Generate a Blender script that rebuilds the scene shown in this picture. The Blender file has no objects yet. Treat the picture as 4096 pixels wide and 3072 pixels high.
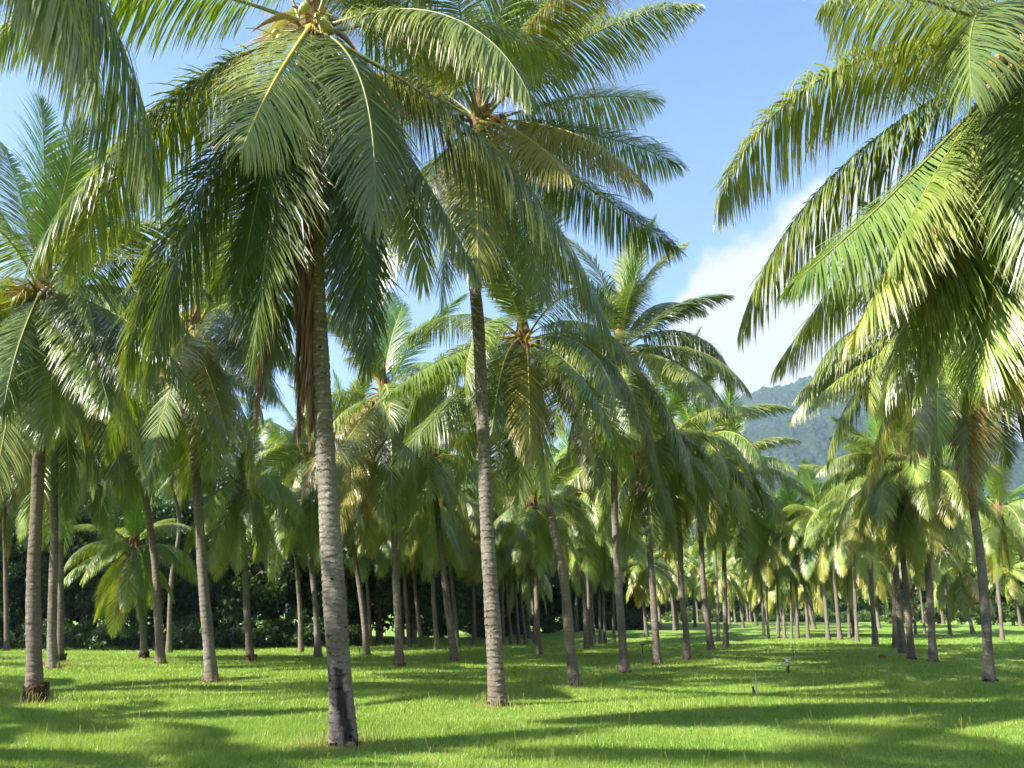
import bpy, math, random
import numpy as np
random.seed(7)
rng = np.random.default_rng(11)
R = math.radians
scene = bpy.context.scene
COL = scene.collection

# ---------------------------------------------------------------- camera, sky, sun, exposure
PITCH = 15.8
cam_d = bpy.data.cameras.new("camera"); cam = bpy.data.objects.new("camera", cam_d); COL.objects.link(cam)
cam.location = (0, 0, 1.6); cam.rotation_euler = (R(90 + PITCH), 0, 0)
cam_d.sensor_fit = 'HORIZONTAL'; cam_d.sensor_width = 36.0; cam_d.lens = 36.0 * 804 / 1024
cam_d.clip_start = 0.1; cam_d.clip_end = 8000
scene.camera = cam

SUN_AZ = 204.0      # direction the light comes from, degrees counter-clockwise from +X
SUN_EL = 37.0
world = bpy.data.worlds.new("World"); scene.world = world; world.use_nodes = True
wn = world.node_tree.nodes; wl = world.node_tree.links; wn.clear()
w_out = wn.new('ShaderNodeOutputWorld'); w_bg = wn.new('ShaderNodeBackground'); w_bg.inputs[1].default_value = 0.072
sky = wn.new('ShaderNodeTexSky'); sky.sky_type = 'NISHITA'; sky.sun_disc = False
sky.sun_elevation = R(SUN_EL); sky.sun_rotation = R(90 - SUN_AZ); sky.air_density = 1.0; sky.dust_density = 0.6; sky.ozone_density = 1.2
def wmath(op, a, b=None, c=None):
    n = wn.new('ShaderNodeMath'); n.operation = op
    for i, v in enumerate((a, b, c)):
        if v is None: continue
        if isinstance(v, (int, float)): n.inputs[i].default_value = v
        else: wl.new(v, n.inputs[i])
    return n.outputs[0]
tc = wn.new('ShaderNodeTexCoord'); sep = wn.new('ShaderNodeSeparateXYZ'); wl.new(tc.outputs['Generated'], sep.inputs[0])
w_az = wmath('ARCTAN2', sep.outputs[0], sep.outputs[1])             # clockwise from +Y
w_el = wmath('ARCSINE', sep.outputs[2])
nz = wn.new('ShaderNodeTexNoise'); nz.inputs['Scale'].default_value = 11.0; nz.inputs['Detail'].default_value = 7; nz.inputs['Roughness'].default_value = 0.55
wl.new(tc.outputs['Generated'], nz.inputs['Vector'])
nz2 = wn.new('ShaderNodeTexNoise'); nz2.inputs['Scale'].default_value = 3.0; nz2.inputs['Detail'].default_value = 5
wl.new(tc.outputs['Generated'], nz2.inputs['Vector'])
# cumulus bank low in the sky to the right: its top climbs with azimuth from about 12 to 26 degrees
rampb = wn.new('ShaderNodeMapRange'); rampb.interpolation_type = 'SMOOTHSTEP'; wl.new(w_az, rampb.inputs[0])
rampb.inputs[1].default_value = R(7.5); rampb.inputs[2].default_value = R(15); rampb.inputs[3].default_value = R(12.5); rampb.inputs[4].default_value = R(24.0)
rampc = wn.new('ShaderNodeMapRange'); wl.new(w_az, rampc.inputs[0])
rampc.inputs[1].default_value = R(14); rampc.inputs[2].default_value = R(26); rampc.inputs[3].default_value = 0.0; rampc.inputs[4].default_value = R(5.0)
top = wmath('ADD', wmath('ADD', rampb.outputs[0], rampc.outputs[0]), wmath('MULTIPLY', wmath('SUBTRACT', nz.outputs[0], 0.5), 0.24))
cm = wn.new('ShaderNodeMapRange'); cm.interpolation_type = 'SMOOTHSTEP'; wl.new(wmath('SUBTRACT', top, w_el), cm.inputs[0])
cm.inputs[1].default_value = -0.018; cm.inputs[2].default_value = 0.040; cm.inputs[3].default_value = 0; cm.inputs[4].default_value = 1
# thin white veil towards the horizon everywhere
veil = wn.new('ShaderNodeMapRange'); wl.new(w_el, veil.inputs[0]); veil.inputs[1].default_value = R(42); veil.inputs[2].default_value = R(4)
veil.inputs[3].default_value = 0.0; veil.inputs[4].default_value = 0.55
veilm = wmath('MULTIPLY', veil.outputs[0], wmath('ADD', 0.45, nz2.outputs[0]))
mx0 = wn.new('ShaderNodeMix'); mx0.data_type = 'RGBA'; wl.new(veilm, mx0.inputs[0]); skg = wn.new('ShaderNodeMix'); skg.data_type = 'RGBA'; skg.blend_type = 'MULTIPLY'; skg.inputs[0].default_value = 1.0; wl.new(sky.outputs[0], skg.inputs[6]); skg.inputs[7].default_value = (0.96, 1.14, 1.32, 1); wl.new(skg.outputs[2], mx0.inputs[6]); mx0.inputs[7].default_value = (2.2, 3.1, 4.4, 1)
ccol = wn.new('ShaderNodeMix'); ccol.data_type = 'RGBA'; wl.new(nz2.outputs[0], ccol.inputs[0]); ccol.inputs[6].default_value = (4.15, 4.15, 4.2, 1); ccol.inputs[7].default_value = (3.7, 3.8, 4.05, 1)
mx1 = wn.new('ShaderNodeMix'); mx1.data_type = 'RGBA'; wl.new(cm.outputs[0], mx1.inputs[0]); wl.new(mx0.outputs[2], mx1.inputs[6]); wl.new(ccol.outputs[2], mx1.inputs[7])
wl.new(mx1.outputs[2], w_bg.inputs[0]); wl.new(w_bg.outputs[0], w_out.inputs[0])

sl = bpy.data.lights.new("sun", 'SUN'); sl.energy = 5.0; sl.angle = R(0.53); sl.color = (1.0, 0.95, 0.86)
so = bpy.data.objects.new("sun", sl); COL.objects.link(so)
sd = (-math.cos(R(SUN_AZ)) * math.cos(R(SUN_EL)), -math.sin(R(SUN_AZ)) * math.cos(R(SUN_EL)), -math.sin(R(SUN_EL)))
from mathutils import Vector, Matrix
so.rotation_euler = Vector(sd).to_track_quat('-Z', 'Y').to_euler(); so.location = (-20, -5, 30)
scene.view_settings.view_transform = 'Standard'; scene.view_settings.look = 'None'
scene.view_settings.exposure = 1.83; scene.view_settings.gamma = 1.0
scene.cycles.max_bounces = 4; scene.cycles.diffuse_bounces = 2; scene.cycles.glossy_bounces = 2; scene.cycles.transmission_bounces = 3; scene.cycles.volume_bounces = 0; scene.cycles.caustics_reflective = False; scene.cycles.caustics_refractive = False
scene.cycles.use_denoising = True; scene.cycles.use_adaptive_sampling = True; scene.cycles.adaptive_threshold = 0.03

# ---------------------------------------------------------------- helpers
def mesh_np(name, V, Q, mats, midx=None, attr=None, smooth=False):
    """V (n,3), Q list of arrays of quads/tris (index arrays)"""
    me = bpy.data.meshes.new(name); V = np.asarray(V, np.float32)
    if isinstance(Q, np.ndarray): Q = [Q]
    Q = [q for q in Q if len(q)]
    me.vertices.add(len(V)); me.vertices.foreach_set('co', V.ravel())
    nl = sum(q.size for q in Q); npoly = sum(len(q) for q in Q)
    me.loops.add(nl); me.loops.foreach_set('vertex_index', np.concatenate([q.ravel() for q in Q]).astype(np.int32))
    me.polygons.add(npoly)
    tot = np.concatenate([np.full(len(q), q.shape[1]) for q in Q]); st = np.concatenate([[0], np.cumsum(tot)[:-1]])
    me.polygons.foreach_set('loop_start', st.astype(np.int32)); me.polygons.foreach_set('loop_total', tot.astype(np.int32))
    if midx is not None: me.polygons.foreach_set('material_index', np.asarray(midx, np.int32))
    me.polygons.foreach_set('use_smooth', np.full(npoly, bool(smooth)))
    if attr is not None:
        a = me.attributes.new('col', 'FLOAT_COLOR', 'POINT'); a.data.foreach_set('color', np.asarray(attr, np.float32).ravel())
    me.update(calc_edges=True); me.validate()
    for m in mats: me.materials.append(m)
    return me
def link(name, me, parent=None, loc=None, rot=None, sc=None, color=None):
    o = bpy.data.objects.new(name, me); COL.objects.link(o)
    if parent is not None: o.parent = parent
    if loc is not None: o.location = loc
    if rot is not None: o.rotation_euler = rot
    if sc is not None: o.scale = (sc, sc, sc) if isinstance(sc, (int, float)) else sc
    if color is not None: o.color = color
    return o
def tag(o, label=None, cat=None, group=None, kind=None):
    if label: o['label'] = label
    if cat: o['category'] = cat
    if group: o['group'] = group
    if kind: o['kind'] = kind
    return o
def mat(name):
    m = bpy.data.materials.new(name); m.use_nodes = True; nt = m.node_tree; nt.nodes.clear()
    return m, nt
class NT:
    def __init__(s, nt): s.nt = nt
    def n(s, t, **k):
        x = s.nt.nodes.new(t)
        for a, v in k.items(): setattr(x, a, v)
        return x
    def set(s, sock, v):
        if isinstance(v, (int, float)): sock.default_value = v
        elif isinstance(v, tuple): sock.default_value = v if len(v) != 3 or len(sock.default_value) == 3 else (*v, 1)
        else: s.nt.links.new(v, sock)
    def math(s, op, a, b=0.0, clamp=False):
        x = s.n('ShaderNodeMath', operation=op, use_clamp=clamp); s.set(x.inputs[0], a); s.set(x.inputs[1], b); return x.outputs[0]
    def mix(s, f, a, b, bt='MIX'):
        x = s.n('ShaderNodeMix', data_type='RGBA', blend_type=bt); s.set(x.inputs[0], f); s.set(x.inputs[6], a); s.set(x.inputs[7], b); return x.outputs[2]
    def noise(s, vec, scale, detail=4, rough=0.55, out=0):
        x = s.n('ShaderNodeTexNoise'); s.set(x.inputs['Scale'], scale); s.set(x.inputs['Detail'], detail); s.set(x.inputs['Roughness'], rough)
        if vec is not None: s.set(x.inputs['Vector'], vec)
        return x.outputs[out]
    def mr(s, v, a, b, c=0.0, d=1.0):
        x = s.n('ShaderNodeMapRange'); s.set(x.inputs[0], v)
        for i, q in enumerate((a, b, c, d)): s.set(x.inputs[i + 1], q)
        return x.outputs[0]
    def scale(s, vec, sc):
        x = s.n('ShaderNodeMapping'); s.set(x.inputs[0], vec); x.inputs[3].default_value = sc; return x.outputs[0]
    def leafshader(s, col, tcol, rough, tr, bump=None, spec=0.5):
        p = s.n('ShaderNodeBsdfPrincipled'); s.set(p.inputs['Base Color'], col); s.set(p.inputs['Roughness'], rough); s.set(p.inputs['Specular IOR Level'], spec)
        t = s.n('ShaderNodeBsdfTranslucent'); s.set(t.inputs[0], tcol)
        m = s.n('ShaderNodeMixShader'); m.inputs[0].default_value = tr
        s.nt.links.new(p.outputs[0], m.inputs[1]); s.nt.links.new(t.outputs[0], m.inputs[2])
        o = s.n('ShaderNodeOutputMaterial'); s.nt.links.new(m.outputs[0], o.inputs[0])
    def plain(s, col, rough=0.8, bump=None, bs=0.3, bd=0.02, spec=0.3):
        p = s.n('ShaderNodeBsdfPrincipled'); s.set(p.inputs['Base Color'], col); s.set(p.inputs['Roughness'], rough); s.set(p.inputs['Specular IOR Level'], spec)
        if bump is not None:
            b = s.n('ShaderNodeBump'); b.inputs['Strength'].default_value = bs; b.inputs['Distance'].default_value = bd; s.set(b.inputs['Height'], bump)
            s.nt.links.new(b.outputs[0], p.inputs['Normal'])
        o = s.n('ShaderNodeOutputMaterial'); s.nt.links.new(p.outputs[0], o.inputs[0]); return p

# ---------------------------------------------------------------- materials
def m_leaflets():
    m, nt = mat('palm_leaflets'); k = NT(nt)
    oi = k.n('ShaderNodeObjectInfo'); at = k.n('ShaderNodeAttribute', attribute_name='col')
    sp = k.n('ShaderNodeSeparateColor'); k.set(sp.inputs[0], at.outputs['Color'])
    rnd, t, s_ = sp.outputs[0], sp.outputs[1], sp.outputs[2]; yel = at.outputs['Alpha']
    base = oi.outputs['Color']
    base = k.mix(yel, base, (0.30, 0.21, 0.03))
    base = k.mix(1.0, base, k.mix(rnd, (0.75, 0.78, 0.7), (1.4, 1.3, 1.2)), 'MULTIPLY')
    tn = k.noise(k.n('ShaderNodeTexCoord').outputs['Object'], 2.3, 3)
    dry = k.math('MULTIPLY', k.math('POWER', t, 3.0), k.math('ADD', k.math('SUBTRACT', 1.0, oi.outputs['Alpha']), 0.12))
    dry = k.math('MULTIPLY', dry, k.mr(tn, 0.35, 0.6, 0.2, 1.3), True)
    base = k.mix(dry, base, (0.34, 0.20, 0.08))
    hs = k.n('ShaderNodeHueSaturation'); k.set(hs.inputs['Color'], base); hs.inputs['Value'].default_value = 1.7; hs.inputs['Saturation'].default_value = 1.15
    tcol = k.mix(1.0, hs.outputs[0], (1.15, 1.1, 0.55), 'MULTIPLY')
    k.leafshader(base, tcol, k.mr(rnd, 0, 1, 0.30, 0.48), 0.25, spec=0.9)
    return m
def m_simple(name, c1, c2, sc=8.0, rough=0.7, bs=0.3, stretch=None, spec=0.3, bd=0.01):
    m, nt = mat(name); k = NT(nt); tcn = k.n('ShaderNodeTexCoord').outputs['Object']
    if stretch: tcn = k.scale(tcn, stretch)
    n = k.noise(tcn, sc, 6, 0.6); k.plain(k.mix(k.mr(n, 0.35, 0.65), c1, c2), rough, n, bs, bd, spec); return m
def m_trunk():
    m, nt = mat('palm_bark'); k = NT(nt)
    tco = k.n('ShaderNodeTexCoord').outputs['Object']; oi = k.n('ShaderNodeObjectInfo')
    off = k.n('ShaderNodeVectorMath', operation='ADD'); k.set(off.inputs[0], tco)
    cv = k.n('ShaderNodeCombineXYZ'); k.set(cv.inputs[0], k.math('MULTIPLY', oi.outputs['Random'], 37.0)); k.set(cv.inputs[2], k.math('MULTIPLY', oi.outputs['Random'], 91.0)); k.set(off.inputs[1], cv.outputs[0])
    v = off.outputs[0]
    at = k.n('ShaderNodeAttribute', attribute_name='col'); sp = k.n('ShaderNodeSeparateColor'); k.set(sp.inputs[0], at.outputs['Color'])
    ring, hgt, scar = sp.outputs[0], sp.outputs[1], sp.outputs[2]
    big = k.noise(k.scale(v, (1.6, 1.6, 0.55)), 1.6, 5, 0.6)
    fine = k.noise(k.scale(v, (34, 34, 5)), 1.0, 4, 0.6)
    spk = k.noise(v, 26, 5, 0.65)
    col = k.mix(k.mr(big, 0.38, 0.62), (0.21, 0.196, 0.168), (0.10, 0.080, 0.064))
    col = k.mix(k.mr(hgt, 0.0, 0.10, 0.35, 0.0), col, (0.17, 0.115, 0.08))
    col = k.mix(k.mr(hgt, 0.28, 0.62, 0.0, 0.75), col, (0.075, 0.054, 0.040))  # upper trunk: browner young bark, with the crown's shade put into its colour
    col = k.mix(k.mr(oi.outputs['Random'], 0, 1, 0.15, 0.85), col, (0.13, 0.10, 0.078))
    col = k.mix(k.math('MULTIPLY', k.mr(fine, 0.45, 0.75), 0.55), col, (0.13, 0.10, 0.08))
    col = k.mix(k.math('MULTIPLY', k.mr(ring, 0.70, 0.97), 0.9), col, (0.10, 0.075, 0.06))
    col = k.mix(k.math('MULTIPLY', k.mr(ring, 0.22, 0.0), 0.5), col, (0.42, 0.38, 0.31))
    lich = k.mr(spk, 0.62, 0.70)
    col = k.mix(k.math('MULTIPLY', lich, k.mr(big, 0.4, 0.6, 0.7, 0.2)), col, (0.52, 0.53, 0.47))
    col = k.mix(k.math('MULTIPLY', k.mr(spk, 0.40, 0.30), 0.5), col, (0.12, 0.13, 0.08))
    col = k.mix(scar, col, k.mix(k.mr(fine, .4, .6), (0.014, 0.010, 0.008), (0.05, 0.036, 0.026)))
    h = k.math('ADD', k.math('MULTIPLY', fine, 0.5), k.math('MULTIPLY', spk, 0.5))
    k.plain(col, 0.85, h, 0.7, 0.02, 0.25); return m
def m_grass(name, blades):
    m, nt = mat(name); k = NT(nt); g = k.n('ShaderNodeNewGeometry'); pos = g.outputs['Position']
    big = k.noise(pos, 0.35, 4, 0.6); mid = k.noise(pos, 2.2, 4, 0.6); fin = k.noise(k.scale(pos, (14, 5, 14)), 1.0, 4, 0.7)
    col = k.mix(k.mr(big, 0.35, 0.65), (0.15, 0.26, 0.033), (0.225, 0.325, 0.06))
    col = k.mix(k.mr(mid, 0.45, 0.75, 0, 0.5), col, (0.22, 0.29, 0.07))
    col = k.mix(k.mr(mid, 0.42, 0.25, 0, 0.4), col, (0.05, 0.125, 0.018))
    # worn sandy thatch at a few spots
    dryn = k.mr(k.noise(pos, 0.9, 6, 0.65), 0.66, 0.74, 0, 0.55)
    col = k.mix(dryn, col, (0.30, 0.25, 0.11))
    if blades:
        at = k.n('ShaderNodeAttribute', attribute_name='col'); sp = k.n('ShaderNodeSeparateColor'); k.set(sp.inputs[0], at.outputs['Color'])
        col = k.mix(1.0, col, k.mix(sp.outputs[0], (0.62, 0.7, 0.6), (1.6, 1.45, 1.5)), 'MULTIPLY')
        col = k.mix(sp.outputs[1], col, (0.42, 0.33, 0.14))
        k.leafshader(col, k.mix(1.0, col, (1.5, 1.5, 0.9), 'MULTIPLY'), 0.4, 0.38, spec=0.4)
    else:
        col = k.mix(k.mr(fin, 0.5, 0.35, 0, 0.5), col, (0.045, 0.10, 0.018))
        col = k.mix(k.mr(fin, 0.55, 0.7, 0, 0.45), col, (0.27, 0.37, 0.10))
        k.plain(col, 0.75, fin, 0.8, 0.05, 0.2)
    return m
def m_foliage(name, ca, cb, tr=0.25):
    m, nt = mat(name); k = NT(nt); oi = k.n('ShaderNodeObjectInfo'); at = k.n('ShaderNodeAttribute', attribute_name='col')
    sp = k.n('ShaderNodeSeparateColor'); k.set(sp.inputs[0], at.outputs['Color'])
    col = k.mix(sp.outputs[0], ca, cb); col = k.mix(k.mr(oi.outputs['Random'], 0, 1, 0, 0.35), col, (0.09, 0.12, 0.03))
    k.leafshader(col, k.mix(1.0, col, (1.5, 1.5, 0.8), 'MULTIPLY'), 0.45, tr, spec=0.4); return m
M_LEAF = m_leaflets()
M_RIB = m_simple('palm_midrib', (0.36, 0.32, 0.05), (0.52, 0.38, 0.05), 5, 0.45, 0.1, (1, 1, 1), 0.5)
M_RIBD = m_simple('dry_midrib', (0.16, 0.10, 0.05), (0.28, 0.18, 0.09), 9, 0.7, 0.2)
M_PET = m_simple('palm_petiole', (0.11, 0.14, 0.035), (0.24, 0.22, 0.055), 6, 0.5, 0.15, None, 0.4)
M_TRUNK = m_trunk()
M_ROOT = m_simple('root_mass', (0.025, 0.016, 0.010), (0.10, 0.060, 0.038), 16, 0.95, 1.0, (1.5, 1.5, .6), 0.1, 0.05)
M_FIBRE = m_simple('leaf_sheath_fibre', (0.10, 0.055, 0.025), (0.26, 0.17, 0.09), 20, 0.9, 0.8, (2, 2, .4), 0.15, 0.03)
M_SPATHE = m_simple('spathe', (0.42, 0.33, 0.24), (0.28, 0.21, 0.15), 7, 0.6, 0.3, (3, 3, .5), 0.35)
M_FLOWER = m_simple('flower_stalks', (0.45, 0.32, 0.07), (0.38, 0.22, 0.05), 9, 0.6, 0.2)
M_NUTG = m_simple('green_coconut', (0.20, 0.24, 0.03), (0.32, 0.30, 0.05), 6, 0.35, 0.1, None, 0.5)
M_NUTO = m_simple('orange_coconut', (0.30, 0.16, 0.03), (0.20, 0.09, 0.03), 6, 0.4, 0.1, None, 0.5)
M_NUTD = m_simple('brown_coconut', (0.05, 0.035, 0.02), (0.10, 0.07, 0.04), 9, 0.6, 0.3)
M_GRASS = m_grass('lawn', False); M_BLADE = m_grass('grass_blades', True)
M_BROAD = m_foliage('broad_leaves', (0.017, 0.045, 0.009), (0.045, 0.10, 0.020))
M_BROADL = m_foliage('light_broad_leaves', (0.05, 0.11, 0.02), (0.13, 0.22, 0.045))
M_WOODB = m_simple('tree_bark', (0.13, 0.10, 0.07), (0.30, 0.26, 0.21), 5, 0.9, 0.6, (1, 1, .3))
M_PALEW = m_simple('pale_branch_wood', (0.42, 0.33, 0.27), (0.30, 0.23, 0.18), 8, 0.8, 0.4)

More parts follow.
